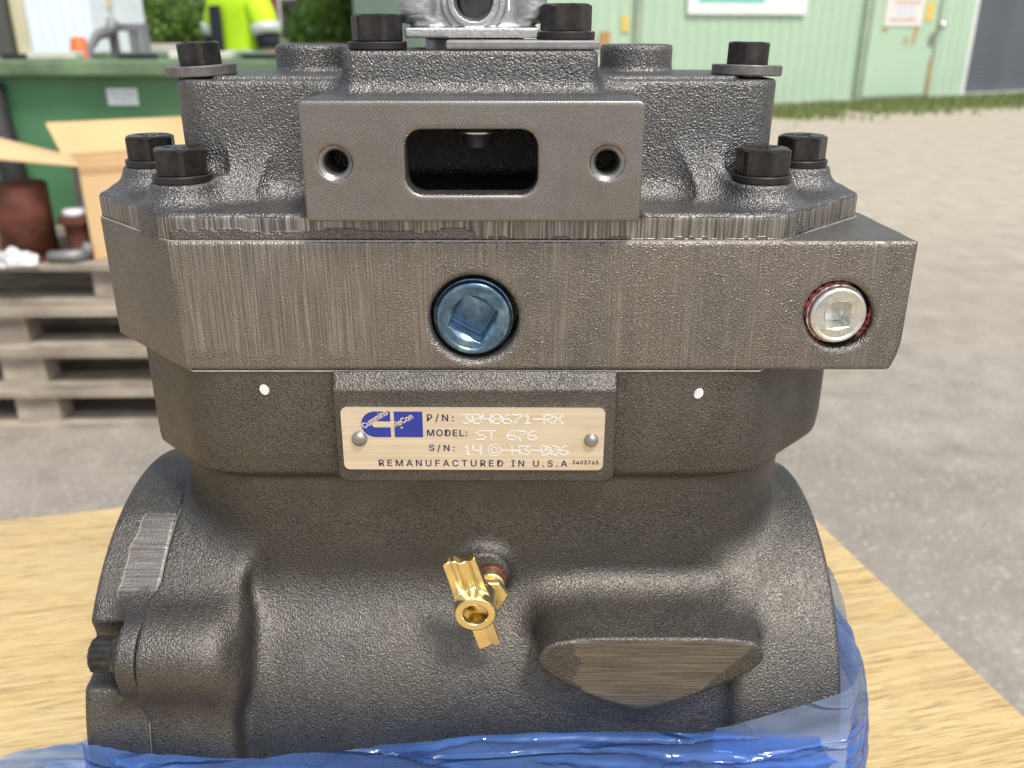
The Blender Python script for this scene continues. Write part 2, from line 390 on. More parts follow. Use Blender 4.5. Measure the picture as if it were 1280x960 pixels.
def box_obj(name, c, s, mat, parent=None, bevel=0.0, rot=None):
    bm = bmesh.new(); add_box(bm, Vector(c), s, rot, bevel); return bm_obj(name, bm, mat, parent)

def copy_tree(o, parent=None):
    c = o.copy(); COL.objects.link(c); c.parent = parent
    for ch in list(o.children): copy_tree(ch, c)
    return c

# ------------------------------------------------------------------ signed-distance modelling (millimetres) for the castings
def smin(a, b, k):
    if k <= 0: return np.minimum(a, b)
    h = np.clip(0.5 + 0.5 * (b - a) / k, 0, 1)
    return b * (1 - h) + a * h - k * h * (1 - h)
def smax(a, b, k): return -smin(-a, -b, k)
def ln2(a, b): return np.sqrt(a * a + b * b)
def rbox2(x, y, hx, hy, r):
    qx = np.abs(x) - hx + r; qy = np.abs(y) - hy + r
    return np.minimum(np.maximum(qx, qy), 0) + ln2(np.maximum(qx, 0), np.maximum(qy, 0)) - r
def slab(z, a, b): return np.maximum(a - z, z - b)
def rbox3(x, y, z, c, h, r):
    qx = np.abs(x - c[0]) - h[0] + r; qy = np.abs(y - c[1]) - h[1] + r; qz = np.abs(z - c[2]) - h[2] + r
    return np.minimum(np.maximum(np.maximum(qx, qy), qz), 0) + np.sqrt(np.maximum(qx, 0) ** 2 + np.maximum(qy, 0) ** 2 + np.maximum(qz, 0) ** 2) - r
def poly2(x, y, pts, k=0.0):
    """convex polygon, counter-clockwise, as the (smooth) maximum of its half-planes"""
    d = None
    for i in range(len(pts)):
        (ax, ay), (bx, by) = pts[i], pts[(i + 1) % len(pts)]
        ex, ey = bx - ax, by - ay; l = math.hypot(ex, ey)
        p = (x - ax) * (ey / l) - (y - ay) * (ex / l)
        d = p if d is None else smax(d, p, k)
    return d
def octagon(hx_front, hx_side, y0, ych, y1):
    return [(-hx_front, y0), (hx_front, y0), (hx_side, y0 + ych), (hx_side, y1 - ych), (hx_front, y1), (-hx_front, y1), (-hx_side, y1 - ych), (-hx_side, y0 + ych)]

def mesh_sdf(name, f, lo, hi, step, attrs=None):
    lo = np.array(lo, float); n = np.ceil((np.array(hi) - lo) / step).astype(int) + 1
    ax = [(lo[i] + step * np.arange(n[i])).astype(np.float32) for i in range(3)]
    V = np.empty(n, np.float32)
    cz = max(1, int(2.0e6 / (n[1] * n[2])))
    for i in range(0, n[0], cz):
        V[i:i + cz] = f(ax[0][i:i + cz, None, None], ax[1][None, :, None], ax[2][None, None, :])
    S = V < 0
    nx, ny, nz = n
    cnt = np.zeros((nx - 1, ny - 1, nz - 1), np.uint8)
    corners = [(i, j, k) for i in (0, 1) for j in (0, 1) for k in (0, 1)]
    for i, j, k in corners: cnt += S[i:nx - 1 + i, j:ny - 1 + j, k:nz - 1 + k]
    act = (cnt > 0) & (cnt < 8)
    idx = np.argwhere(act)
    vid = np.full(act.shape, -1, np.int32); vid[act] = np.arange(len(idx))
    cv = np.stack([V[idx[:, 0] + i, idx[:, 1] + j, idx[:, 2] + k] for i, j, k in corners], 1)
    acc = np.zeros((len(idx), 3)); num = np.zeros(len(idx))
    ca = np.array(corners, float)
    for a in range(8):
        for b in range(a + 1, 8):
            if np.abs(ca[a] - ca[b]).sum() != 1: continue
            va, vb = cv[:, a], cv[:, b]; m = (va < 0) != (vb < 0)
            t = np.where(m, va / np.where(m, va - vb, 1), 0)
            acc += m[:, None] * (ca[a] + t[:, None] * (ca[b] - ca[a])); num += m
    P = lo + step * (idx + acc / num[:, None])
    e = 0.12 * step
    for _ in range(2):
        x, y, z = P[:, 0], P[:, 1], P[:, 2]
        v = f(x, y, z)
        g = np.stack([f(x + e, y, z) - f(x - e, y, z), f(x, y + e, z) - f(x, y - e, z), f(x, y, z + e) - f(x, y, z - e)], 1) / (2 * e)
        d = -(v / np.maximum((g * g).sum(1), 0.2))[:, None] * g
        ln = np.linalg.norm(d, axis=1, keepdims=True)
        P = P + d * np.minimum(1, 0.5 * step / np.maximum(ln, 1e-9))
    quads = []
    for axis in range(3):
        s0 = [slice(None)] * 3; s1 = [slice(None)] * 3
        s0[axis] = slice(0, n[axis] - 1); s1[axis] = slice(1, n[axis])
        a, b = S[tuple(s0)], S[tuple(s1)]
        ch = np.argwhere(a != b)
        u, w_ = (axis + 1) % 3, (axis + 2) % 3
        ok = (ch[:, u] > 0) & (ch[:, w_] > 0) & (ch[:, u] < n[u] - 1) & (ch[:, w_] < n[w_] - 1)
        ch = ch[ok]; ins = a[tuple(ch.T)]
        def at(du, dw):
            c = ch.copy(); c[:, u] += du; c[:, w_] += dw; return vid[tuple(c.T)]
        q = np.stack([at(-1, -1), at(0, -1), at(0, 0), at(-1, 0)], 1)
        q[~ins] = q[~ins][:, ::-1]
        quads.append(q)
    Q = np.concatenate(quads)
    me = bpy.data.meshes.new(name)
    me.vertices.add(len(P)); me.vertices.foreach_set('co', (P * 0.001).astype(np.float32).ravel())
    me.loops.add(Q.size); me.loops.foreach_set('vertex_index', Q.astype(np.int32).ravel())
    me.polygons.add(len(Q)); me.polygons.foreach_set('loop_start', np.arange(0, Q.size, 4, dtype=np.int32))
    me.polygons.foreach_set('loop_total', np.full(len(Q), 4, np.int32))
    me.polygons.foreach_set('use_smooth', np.ones(len(Q), bool))
    me.update(calc_edges=True); me.validate()
    if attrs:
        for an, fn in attrs.items():
            at_ = me.attributes.new(an, 'FLOAT', 'POINT')
            at_.data.foreach_set('value', fn(P[:, 0], P[:, 1], P[:, 2]).astype(np.float32))
    return me

def wob(x, f, p=0.0):       # cheap irregular wave, about -1..1
    return 0.5 * np.sin(f * x + p) + 0.3 * np.sin(2.3 * f * x + 1.7 * p + 1) + 0.2 * np.sin(4.9 * f * x + 2.9 * p)

# ------------------------------------------------------------------ the compressor
comp = empty('air_compressor', (-0.012, 0, 0.99))
tag(comp, 'dark grey cast iron compressor bolted together, standing in a blue bag on the wooden board', 'compressor')

CY, CZ = 50.0, 55.0
def f_drum(x, y, z):
    r = ln2(y - CY, z - CZ)
    def cyl(rad, a, b, ea, eb):
        return smax(smax(r - rad, a - x, ea), x - b, eb)
    d = cyl(72, -100, 110, 1, 1)
    d = smin(d, cyl(78, 93, 132, 5, 3), 9)
    d = smin(d, cyl(83.6, -117.2, -87, 0.6, 5), 5)
    return d
PAD = [(20, 104), (24.5, 97.5), (34, 91), (50, 83.5), (58, 81.5), (66, 83), (78, 88.5), (88, 93), (97.5, 100), (100.5, 106), (97, 111.5), (89, 113.3), (34, 113.3), (24, 110.5)]
def f_crank(x, y, z):
    deck = poly2(x, y, octagon(96, 134, 1.0, 39, 109), 7)
    deck = deck + np.maximum(0, 170 - z) * 0.09
    deck = smax(deck, slab(z, 160.8, 203), 3.0)
    ta = 0.055 * (165 - z)
    neck = rbox2(x, y - 55, 118 - ta, 51.0 - ta * 0.3, 42)
    neck = np.maximum(neck, slab(z, 60, 168))
    d = smin(f_drum(x, y, z), neck, 9)
    bossr = ln2(y + 20, z - 101) - 14
    boss = smax(smax(bossr, -117.2 - x, 0.6), x + 87, 10)
    d = smin(d, boss, 14)
    pad = smax(poly2(x, z, PAD, 3), slab(y, -28, 30), 0.8)
    d = smin(d, pad, 9)
    d = smin(d, deck, 3.0)
    np_boss = smax(rbox2(x + 0.5, z - 183, 47.8, 21.5, 3), slab(y - 0.75 * np.maximum(0, z - 196.3), -4.2, 20), 0.8)
    d = smin(d, np_boss, 2.0)
    dboss = smax(ln2(x - 2, z - 121) - 9, slab(y, -1, 20), 1.5)
    d = smin(d, dboss, 6)
    return np.maximum(d, z - 201.6)
def a_pad(x, y, z):
    inside = smax(poly2(x, z, PAD, 1), slab(x, 34 + 3 * wob(z, 0.5), 76 + 0.9 * (z - 88)), 1)
    return (y < -27.4) * np.clip(0.3 - inside * 0.28, 0, 1)
crank = link('crankcase', mesh_sdf('crankcase', f_crank, (-122, -40, -26), (140, 136, 205), 1.0, {'faced': a_pad}), comp, [M['crank']])

def f_cover(x, y, z):
    r = ln2(y - CY, z - CZ)
    d = smax(smax(r - 84.2, -141.0 - x, 4), x + 117.6, 0.6)
    n = math.hypot(-50, 76)
    fl = ((y - CY) * (-50) + (z - CZ) * 76) / n
    d = smax(d, fl - 82.4, 0.6)
    boss = smax(smax(ln2(y + 20, z - 101) - 14, -125 - x, 1.5), x + 117.6, 0.6)
    d = smin(d, boss, 10)
    sf = np.maximum(ln2(y + 23, z - 102) - 12.0, x + 125)
    sf = np.minimum(sf, np.maximum(rbox2(y + 38, z - 102, 16, 11.5, 2), x + 125))
    return smax(d, -sf, 1.5)
def a_cover(x, y, z):
    n = math.hypot(-50, 76)
    fl = ((y - CY) * (-50) + (z - CZ) * 76) / n
    return np.clip((fl - 81.7) / 0.5, 0, 1) * np.clip(0.5 + 0.4 * (x + 131.5 - 1.5 * wob(z, 0.25)), 0, 1) * np.clip(0.5 + 0.3 * (z - 117 - 1.2 * wob(x, 0.4)), 0, 1)
cover = link('end_cover', mesh_sdf('end_cover', f_cover, (-144, -42, -34), (-114, 140, 144), 0.8, {'faced': a_cover}), comp, [M['cover']])
gsk = bmesh.new(); lathe(gsk, [(83.7, -0.25), (83.7, 0.25)], 96, Matrix.Translation((-0.1173, CY * 0.001, CZ * 0.001)) @ Matrix.Rotation(R(90), 4, 'Y') @ Matrix.Diagonal((0.001, 0.001, 0.001, 1)))
bm_obj('gasket', gsk, M['steel'], comp)

# spacer plate with the two plug bores
MIDP = [(-97.5, 0), (141.6, 0), (139.5, 50), (133, 74), (97, 110), (-97, 110), (-136, 72), (-136, 39)]
def f_mid(x, y, z):
    d = poly2(x, y, MIDP, 1.2)
    d = smax(d, slab(z, 201.9, 245.75), 0.7)
    cut = np.maximum(x * 0.94 - (z - 202) * 0.34 - 131.0, -1e3)
    d = smax(d, cut, 2.0)
    b1 = np.maximum(ln2(x + 0.5, z - 219.8) - 15.4 + np.clip(y, 0, 1.5) * 0.5, y - 12)
    b2 = np.maximum(ln2((x - 119.5) * 1.02 + (z - 221) * 0.10, z - 221) - 12.2 + np.clip(y, 0, 1.5) * 0.5, y - 12)
    return smax(d, -np.minimum(b1, b2), 0.5)
def a_mid(x, y, z):
    k = 0.55 * np.exp(-((x + 74) / 34) ** 2) * (z > 209 + 3 * wob(x, 0.2)) + 0.12 * (wob(x, 0.3) > 0.2)
    return np.where((y < 0.6) & (x > -99), k + 0.42, 0.0)
mid = link('spacer_plate', mesh_sdf('spacer_plate', f_mid, (-139, -3, 199), (145, 113, 249), 1.0, {'milled': a_mid}), comp, [M['plate_iron']])

def gasket_ring(pts, z0, z1):
    bm = bmesh.new(); n = len(pts); cx = sum(p[0] for p in pts) / n; cy = sum(p[1] for p in pts) / n
    rows = [[bm.verts.new(((cx + (x - cx) * k) * 0.001, (cy + (y - cy) * k) * 0.001, z * 0.001)) for x, y in pts] for k, z in ((0.9, z0), (1, z0), (1, z1), (0.9, z1))]
    for a, b in zip(rows, rows[1:]):
        for i in range(n): bm.faces.new((a[i], a[(i + 1) % n], b[(i + 1) % n], b[i]))
    bm_obj('gasket', bm, M['gasket'], comp)
gasket_ring(octagon(97.4, 135.6, 0.3, 38.7, 109.6), 245.55, 246.0)
gasket_ring(octagon(95.5, 133.6, 0.25, 38.6, 109.5), 201.25, 201.75)
# cylinder head casting
FL = octagon(97.3, 135.4, 0.7, 38.6, 109.3)
BOSS = [(-97, 19.5), (-120, 55), (-97, 90.5), (94.5, 19.5), (118, 55), (94.5, 90.5)]
def f_head(x, y, z):
    sy = y - 55
    fl = poly2(x, y, FL, 1.5)
    flange = smax(fl, slab(z, 242.0, 254.5), 2.0)
    dr = 0.03 * (294 - z)
    block = smax(rbox2(x, sy, 101.5 - dr * 0.6, 27 + dr, 12), slab(z, 246, 292.8), 1.8)
    d = smin(flange, block, 9)
    for bx, by in BOSS:
        b = smax(ln2(x - bx, y - by) - 10.6 - 0.06 * (261.5 - z), slab(z, 246, 261.6), 1.0)
        d = smin(d, b, 8)
    for s in (-1, 1):
        web = np.maximum(np.abs((x - s * 77) * 0.94 + s * (y - 24) * 0.34) - 2.6, slab(z, 248, 272))
        web = np.maximum(web, slab(y, 21 + 0.75 * np.maximum(0, z - 257), 36))
        d = smin(d, web, 9)
        rb = smax(ln2(x - (s * 60 - 2), y - 72) - 13.2, slab(z, 285, 303.0), 1.6)
        d = smin(d, rb, 3.5)
    tower = smax(rbox2(x + 1.3, y - 48, 40.8, 28 + 0.05 * (302 - z), 4), slab(z, 255, 302), 1.0)
    d = smin(d, tower, 7)
    lip = smax(rbox2(x, sy, 91, 22, 8), slab(z, 288, 293.9), 0.6)
    d = smin(d, lip, 0.5)
    port = smax(rbox2(x, z - 271.1, 51.4 , 17.9, 1.6), slab(y, -20, 30), 0.6)
    d = smin(d, port, 5)
    d = np.maximum(d, -6.0 - y)
    clear = np.maximum(np.maximum(z - 253.3, y - 0.7), -1e3)       # port block stops above the joint
    d = np.maximum(d, -np.maximum(np.maximum(z - 253.3, y - 0.75), np.abs(x) - 60))
    slot = np.maximum(rbox2(x + 0.2, z - 271.2, 19.9, 9.6, 5.2), y - 60)
    slot = np.minimum(slot, rbox3(x, y, z, (0, 32, 271.5), (29, 29, 15), 6))
    d = smax(d, -slot, 1.2)
    for hx in (-41.3, 40.8):
        h = np.maximum(ln2(x - hx, z - 271.1) - 5.1, y - 16)
        d = np.maximum(d, -h)
    return np.maximum(d, 245.8 - z)
def a_milled(x, y, z):
    side = np.abs(poly2(x, y, FL, 1.5)) < 0.5
    top = 254.2 - 1.2 * (0.5 + 0.5 * wob(x, 0.35))
    low = np.where(x < 0, 249.2 + 1.0 * wob(x, 0.16, 2), 246.6 + 0.8 * wob(x, 0.3))
    low = np.where(x < -97, 245, low)
    return np.where(side & (z > low) & (z < top) & (z > 245), 1.0, 0.0)
def a_faced(x, y, z): return ((y < -5.6) & (z > 253)).astype(float)
head = link('cylinder_head', mesh_sdf('cylinder_head', f_head, (-140, -9, 243), (140, 113, 306), 0.85, {'milled': a_milled, 'faced': a_faced}), comp, [M['head']])

# valve seen in the port
vb = bmesh.new(); lathe(vb, [(3, 283), (3, 279), (7.6, 278.8), (7.8, 277.7), (5.0, 277.4), (4.6, 273.5), (3.0, 273)], 32, Matrix.Translation((0.001, 0.016, 0)) @ Matrix.Scale(0.001, 4))
bm_obj('intake_valve', vb, M['bright'], comp, True)
for hx in (-41.3, 40.8):                                             # thread inserts in the two holes
    tb = bmesh.new(); prof = [(5.15, -1.1), (4.2, -0.2)]
    for i in range(26): prof.append((4.05 - (0.45 if i % 2 else 0.0), i * 0.55))
    lathe(tb, prof, 28, Matrix.Translation((hx * 0.001, -0.0048, 0.2711)) @ Matrix.Rotation(R(-90), 4, 'X') @ Matrix.Scale(0.001, 4), False, False)
    bm_obj('screw_thread', tb, M['steel'], comp, True)

def hex_bolt_mesh(af, h):
    bm = bmesh.new(); n = 72; rf = af / 2; rc = rf * 0.95
    def rad(a, k):
        p = (a + math.pi / 6) % (math.pi / 3) - math.pi / 6
        return min(rf / math.cos(p), rf * 1.1547 - k * 2.2)
    cols = []
    for i in range(n):
        a = 2 * math.pi * i / n; ro = rad(a, 0.18)
        ztop = h - max(0, ro - rc) * 0.62
        cols.append([(ro - 0.25, 0), (ro, 0.25), (ro, ztop), (rc, h), (rc - 0.5, h + 0.06), (rf * 0.55, h - 0.12)])
    rings = [[bm.verts.new((cols[i][k][0] * math.cos(2 * math.pi * i / n) * 0.001, cols[i][k][0] * math.sin(2 * math.pi * i / n) * 0.001, cols[i][k][1] * 0.001)) for i in range(n)] for k in range(6)]
    for a, b in zip(rings, rings[1:]):
        for i in range(n): bm.faces.new((a[i], a[(i + 1) % n], b[(i + 1) % n], b[i]))
    bm.faces.new(rings[0][::-1]); bm.faces.new(rings[-1])
    for k in range(3):                                               # raised grade marks
        an = k * 2 * math.pi / 3 + 0.4
        add_box(bm, Vector((math.cos(an) * rf * 0.62, math.sin(an) * rf * 0.62, h - 0.06)) * 0.001, (rf * 0.4 * 0.001, 0.0007, 0.0004), Matrix.Rotation(an, 3, 'Z'))
    for s in (-1, 1): add_box(bm, Vector((s * 1.4, 0.3, h - 0.10)) * 0.001, (0.0012, 0.0026, 0.0004))
    me = bpy.data.meshes.new('bolt'); bm.to_mesh(me); bm.free(); me.materials.append(M['bolt']); return me

def washer_mesh(ro, ri, h):
    bm = bmesh.new()
    lathe(bm, [(ri, 0), (ro - 0.35, 0), (ro, 0.35), (ro, h - 0.35), (ro - 0.35, h), (ri, h)], 56, Matrix.Scale(0.001, 4), False, False)
    me = bpy.data.meshes.new('washer'); bm.to_mesh(me); bm.free()
    return me
HB = hex_bolt_mesh(15.8, 8.4); HS = hex_bolt_mesh(13.6, 7.2); HT = hex_bolt_mesh(15.2, 8.2)
WA = washer_mesh(9.6, 4.5, 2.5); WA.materials.append(M['washer'])
WB = washer_mesh(11.8, 4.5, 3.4); WB.materials.append(M['washer_grey'])
def bolt(x, y, z, hm, wm, wh, rot, tilt=(0, 0)):
    b = link('bolt', hm, comp); b.location = (x * 0.001, y * 0.001, (z + wh) * 0.001); b.rotation_euler = (tilt[0], tilt[1], rot)
    ws = link('washer', wm, b); ws.location = (0, 0, -wh * 0.001); ws.rotation_euler = (0, 0, 1.3)
    return b
for (bx, by), a in zip(BOSS, (0.36, 0.20, 0.5, 0.12, 0.40, 0.9)):
    bolt(bx, by, 261.6, HB, WA, 2.5, a)
for x, y, a, tl in ((-94.5, 44, 0.40, (0.0, -0.05)), (92.5, 44, 0.78, (0.0, 0.035))):
    bolt(x, y, 293.6, HS, WB, 3.4, a, tl)
bolt(-32.2, 34, 302.1, HT, WA, 2.6, 0.42)
bolt(29.6, 34, 305.2, HT, WA, 2.6, 0.5)

# end cover bolt, axis along x
fb = bmesh.new(); n12 = 48
prof = [(8.3, 0), (8.3, 1.2), (7.0, 3.0), (6.4, 3.2)]
lathe(fb, prof, 40, Matrix.Scale(0.001, 4), True, True)
rr = [5.9 + 0.55 * abs(math.cos(6 * 2 * math.pi * i / n12)) for i in range(n12)]
r0 = [fb.verts.new((rr[i] * math.cos(2 * math.pi * i / n12) * 0.001, rr[i] * math.sin(2 * math.pi * i / n12) * 0.001, 0.0032)) for i in range(n12)]
r1 = [fb.verts.new((v.co.x, v.co.y, 0.0105)) for v in r0]; r2 = [fb.verts.new((v.co.x * 0.86, v.co.y * 0.86, 0.0113)) for v in r0]
for a, b in ((r0, r1), (r1, r2)):
    for i in range(n12): fb.faces.new((a[i], a[(i + 1) % n12], b[(i + 1) % n12], b[i]))
fb.faces.new(r2)
fbo = bm_obj('flange_bolt', fb, M['bolt'], cover); fbo.location = (-0.125, -0.0225, 0.1025); fbo.rotation_euler = (0, R(-90), 0)

# pipe plugs with square sockets
def plug_sdf(r, sq, rot, cone, depth):
    def f(x, y, z):
        rad = ln2(x, z)
        d = smax(rad - r, slab(y, 0, 12), 1.6)
        d = np.minimum(d, np.maximum(rad - r * 1.06 - 0.0 * y, slab(y, 2.6, 12)))
        d = smax(d, -(np.maximum(np.maximum(rad - r * 0.84, 0 * y - 1e3), slab(y, -5, 0.5))), 0.3)
        c, s = math.cos(rot), math.sin(rot)
        u = x * c + z * s; v = -x * s + z * c
        d = smax(d, -np.maximum(rbox2(u, v, sq, sq, 0.8), y - depth), 0.4)
        if cone: d = smax(d, -(rad - sq * 1.36 + np.maximum(y, 0) * 1.1), 0.3)
        return d
    return f
pg = link('pipe_plug', mesh_sdf('pipe_plug', plug_sdf(12.6, 6.3, R(-30), True, 9), (-15, -2, -15), (15, 13, 15), 0.35), comp, [M['blue_zinc']])
pg.location = (-0.0008, 0.0018, 0.2192)
tag(pg, 'blue tinted zinc plug with turned square socket')
pg2 = link('pipe_plug', mesh_sdf('silver_plug', plug_sdf(9.5, 4.1, R(4), True, 8), (-12, -2, -12), (12, 13, 12), 0.32), comp, [M['zinc']])
pg2.location = (0.1192, -0.0008, 0.2212); pg2.rotation_euler = (0, 0, R(3))
tag(pg2, 'silver zinc plug with square socket and red sealant')
sb = bmesh.new()
for a0, a1 in ((62, 190), (-52, 12), (200, 250)):                    # smears of red sealant round the silver plug
    prev = None
    for i in range(25):
        a = R(a0 + (a1 - a0) * i / 24); ro = 11.6 + 0.5 * math.sin(i * 2.1); ri = 10.3 + 0.3 * math.sin(i * 1.3)
        k = min(1, min(i, 24 - i) / 4)
        mid_r = (ro + ri) / 2
        ro, ri = mid_r + (ro - mid_r) * k, mid_r - (mid_r - ri) * k
        cur = [sb.verts.new((r * math.cos(a) * 0.001, yy * 0.001, r * math.sin(a) * 0.001)) for r, yy in ((ro, 1.6), (mid_r, 0.7 + 0.3 * math.sin(i * 3.3)), (ri, 1.6))]
        if prev:
            sb.faces.new((prev[0], prev[1], cur[1], cur[0])); sb.faces.new((prev[1], prev[2], cur[2], cur[1]))
        prev = cur
so = bm_obj('thread_sealant', sb, M['red_seal'], pg2, True); so.location = (0.0003, 0.0010, -0.0002)

# paint marks on the crankcase
for x, z in ((-72.3, 194.4), (75.6, 193.0)):
    pb = bmesh.new(); pts = [(math.cos(2 * math.pi * i / 18) * (1.7 + 0.2 * math.sin(i * 0.7 + x)), math.sin(2 * math.pi * i / 18) * (1.95 + 0.2 * math.sin(i * 0.7 + x))) for i in range(18)]
    c = [pb.verts.new(((x + a) * 0.001, 0.0012, (z + b) * 0.001)) for a, b in pts]
    c2 = [pb.verts.new(((x + a * 0.85) * 0.001, 0.0003, (z + b * 0.85) * 0.001)) for a, b in pts]
    for i in range(18): pb.faces.new((c[i], c[(i + 1) % 18], c2[(i + 1) % 18], c2[i]))
    pb.faces.new(c2)
    bmesh.ops.recalc_face_normals(pb, faces=pb.faces)
    bm_obj('paint_mark', pb, M['white_paint'], comp)

# ------------------------------------------------------------------ nameplate
def plate_poly(x0, x1, z0, z1, r, n=6):
    pts = []
    for cx, cz, a in ((x1 - r, z0 + r, -90), (x1 - r, z1 - r, 0), (x0 + r, z1 - r, 90), (x0 + r, z0 + r, 180)):
        for i in range(n + 1):
            t = R(a + 90 * i / n); pts.append((cx + r * math.cos(t), cz + r * math.sin(t)))
    return pts
def extrude_xz(bm, pts, y0, y1):
    a = [bm.verts.new((p[0] * 0.001, y0 * 0.001, p[1] * 0.001)) for p in pts]
    b = [bm.verts.new((p[0] * 0.001, y1 * 0.001, p[1] * 0.001)) for p in pts]
    n = len(pts)
    for i in range(n): bm.faces.new((a[i], b[i], b[(i + 1) % n], a[(i + 1) % n]))
    bm.faces.new(a); bm.faces.new(b[::-1])
PX0, PX1, PZ0, PZ1 = -44.6, 44.6, -11.6, 11.6
nb = bmesh.new(); extrude_xz(nb, plate_poly(PX0, PX1, PZ0, PZ1, 2.0), -0.9, 0)
bmesh.ops.recalc_face_normals(nb, faces=nb.faces)
npl = bm_obj('nameplate', nb, M['nameplate'], comp)
npl.location = (-0.0012, -0.0043, 0.1786); npl.rotation_euler = (0, R(0.25), 0)
K = (PX1 - PX0) / 1220.0
def px(x): return PX0 + (x - 30) * K
def pz(y): return PZ1 - (y - 35) * (PZ1 - PZ0) / 293.0

import os
try: SANS = bpy.data.fonts.load(os.path.join(bpy.utils.resource_path('LOCAL'), 'datafiles', 'fonts', 'Inter.woff2'))     # Blender's own interface font
except Exception: SANS = None
def text_mesh(s, spacing=1.0, offset=0.0):
    cu = bpy.data.curves.new('lettering', 'FONT'); cu.body = s
    if SANS: cu.font = SANS
    cu.space_character = spacing; cu.offset = offset; cu.resolution_u = 3
    o = bpy.data.objects.new('lettering', cu); COL.objects.link(o)
    dg = bpy.context.evaluated_depsgraph_get(); ev = o.evaluated_get(dg)
    me = bpy.data.meshes.new_from_object(ev)
    bpy.data.objects.remove(o); bpy.data.curves.remove(cu)
    return me
_h = text_mesh('H'); CAP = max(v.co.y for v in _h.vertices); bpy.data.meshes.remove(_h)
def put_text(s, x0, x1, zb, zt, y, mat, parent, spacing=1.0, offset=0.012, rot=0.0, name='lettering', refs='H'):
    """flat lettering fitted to a box in mm: left, right, baseline and cap height"""
    if SANS: offset = 0.0
    me = text_mesh(s, spacing, offset)
    n = len(me.vertices); co = np.zeros(n * 3); me.vertices.foreach_get('co', co); co = co.reshape(-1, 3)
    mnx, mxx = co[:, 0].min(), co[:, 0].max(); cap = CAP
    X = (co[:, 0] - mnx) / (mxx - mnx) * (x1 - x0); Zc = co[:, 1] / cap * (zt - zb)
    c, s_ = math.cos(rot), math.sin(rot)
    P = np.stack([x0 + X * c - Zc * s_, np.full(n, y), zb + X * s_ + Zc * c], 1) * 0.001
    me.vertices.foreach_set('co', P.ravel().astype(np.float32)); me.update()
    bm = bmesh.new()
    for k, (dx, dz) in enumerate(((0, 0), (0.075, 0), (-0.075, 0), (0, 0.06), (0, -0.05))):    # struck a little bolder than the plain face
        bm.from_mesh(me)
        bm.verts.ensure_lookup_table()
        for vv in bm.verts[k * n:]: vv.co += Vector((dx, -0.003 * k, dz)) * 0.001
    bm.to_mesh(me); bm.free()
    return link(name, me, parent, [mat])
TY = -0.96
put_text('P/N:', px(428), px(550), pz(96), pz(64), TY, M['navy_print'], npl, 1.35)
put_text('MODEL:', px(426), px(612), pz(166), pz(136), TY, M['navy_print'], npl, 1.15)
put_text('S/N:', px(433), px(552), pz(237), pz(208), TY, M['navy_print'], npl, 1.35)
put_text('REMANUFACTURED IN U.S.A', px(194), px(1081), pz(311), pz(281), TY, M['navy_print'], npl, 1.35)
put_text('3403765', px(1106), px(1228), pz(299), pz(281), TY, M['navy_print'], npl, 1.2)
def flat_poly(name, pts, y, mat, parent):
    bm = bmesh.new(); f = bm.faces.new([bm.verts.new((a * 0.001, y * 0.001, b * 0.001)) for a, b in pts])
    bmesh.ops.recalc_face_normals(bm, faces=[f])
    if f.normal.y > 0: f.normal_flip()
    bmesh.ops.triangulate(bm, faces=bm.faces); return bm_obj(name, bm, mat, parent)
cx_, cz_, ro_, ri_ = px(187), pz(112), (pz(52) - pz(172)) / 2, (pz(99) - pz(127)) / 2
pts = [(px(258), pz(52))] + [(cx_ + ro_ * math.cos(R(90 + 180 * i / 20)), cz_ + ro_ * math.sin(R(90 + 180 * i / 20))) for i in range(21)] + [(px(258), pz(172)), (px(258), cz_ - ri_)]
pts += [(cx_ + ri_ * math.cos(R(270 - 180 * i / 10)), cz_ + ri_ * math.sin(R(270 - 180 * i / 10))) for i in range(11)] + [(px(258), cz_ + ri_)]
flat_poly('logo', pts, TY + 0.02, M['blue_print'], npl)
flat_poly('logo', [(px(275), pz(172)), (px(407), pz(172)), (px(407), pz(52)), (px(275), pz(52))], TY + 0.02, M['blue_print'], npl)
L1 = math.hypot(px(245) - px(133), pz(62) - pz(131)); A1 = math.atan2(pz(62) - pz(131), px(245) - px(133))
put_text('Cummins', px(137), px(137) + L1, pz(132), pz(106), TY - 0.03, M['plate_print'], npl, 1.0, 0.016, A1)
L2 = math.hypot(px(364) - px(280), pz(80) - pz(123)); A2 = math.atan2(pz(80) - pz(123), px(364) - px(280))
put_text('ReCon', px(281), px(281) + L2, pz(125), pz(100), TY - 0.03, M['plate_print'], npl, 1.0, 0.016, A2)
put_text('R', px(306), px(314), pz(131), pz(122), TY - 0.03, M['plate_print'], npl)

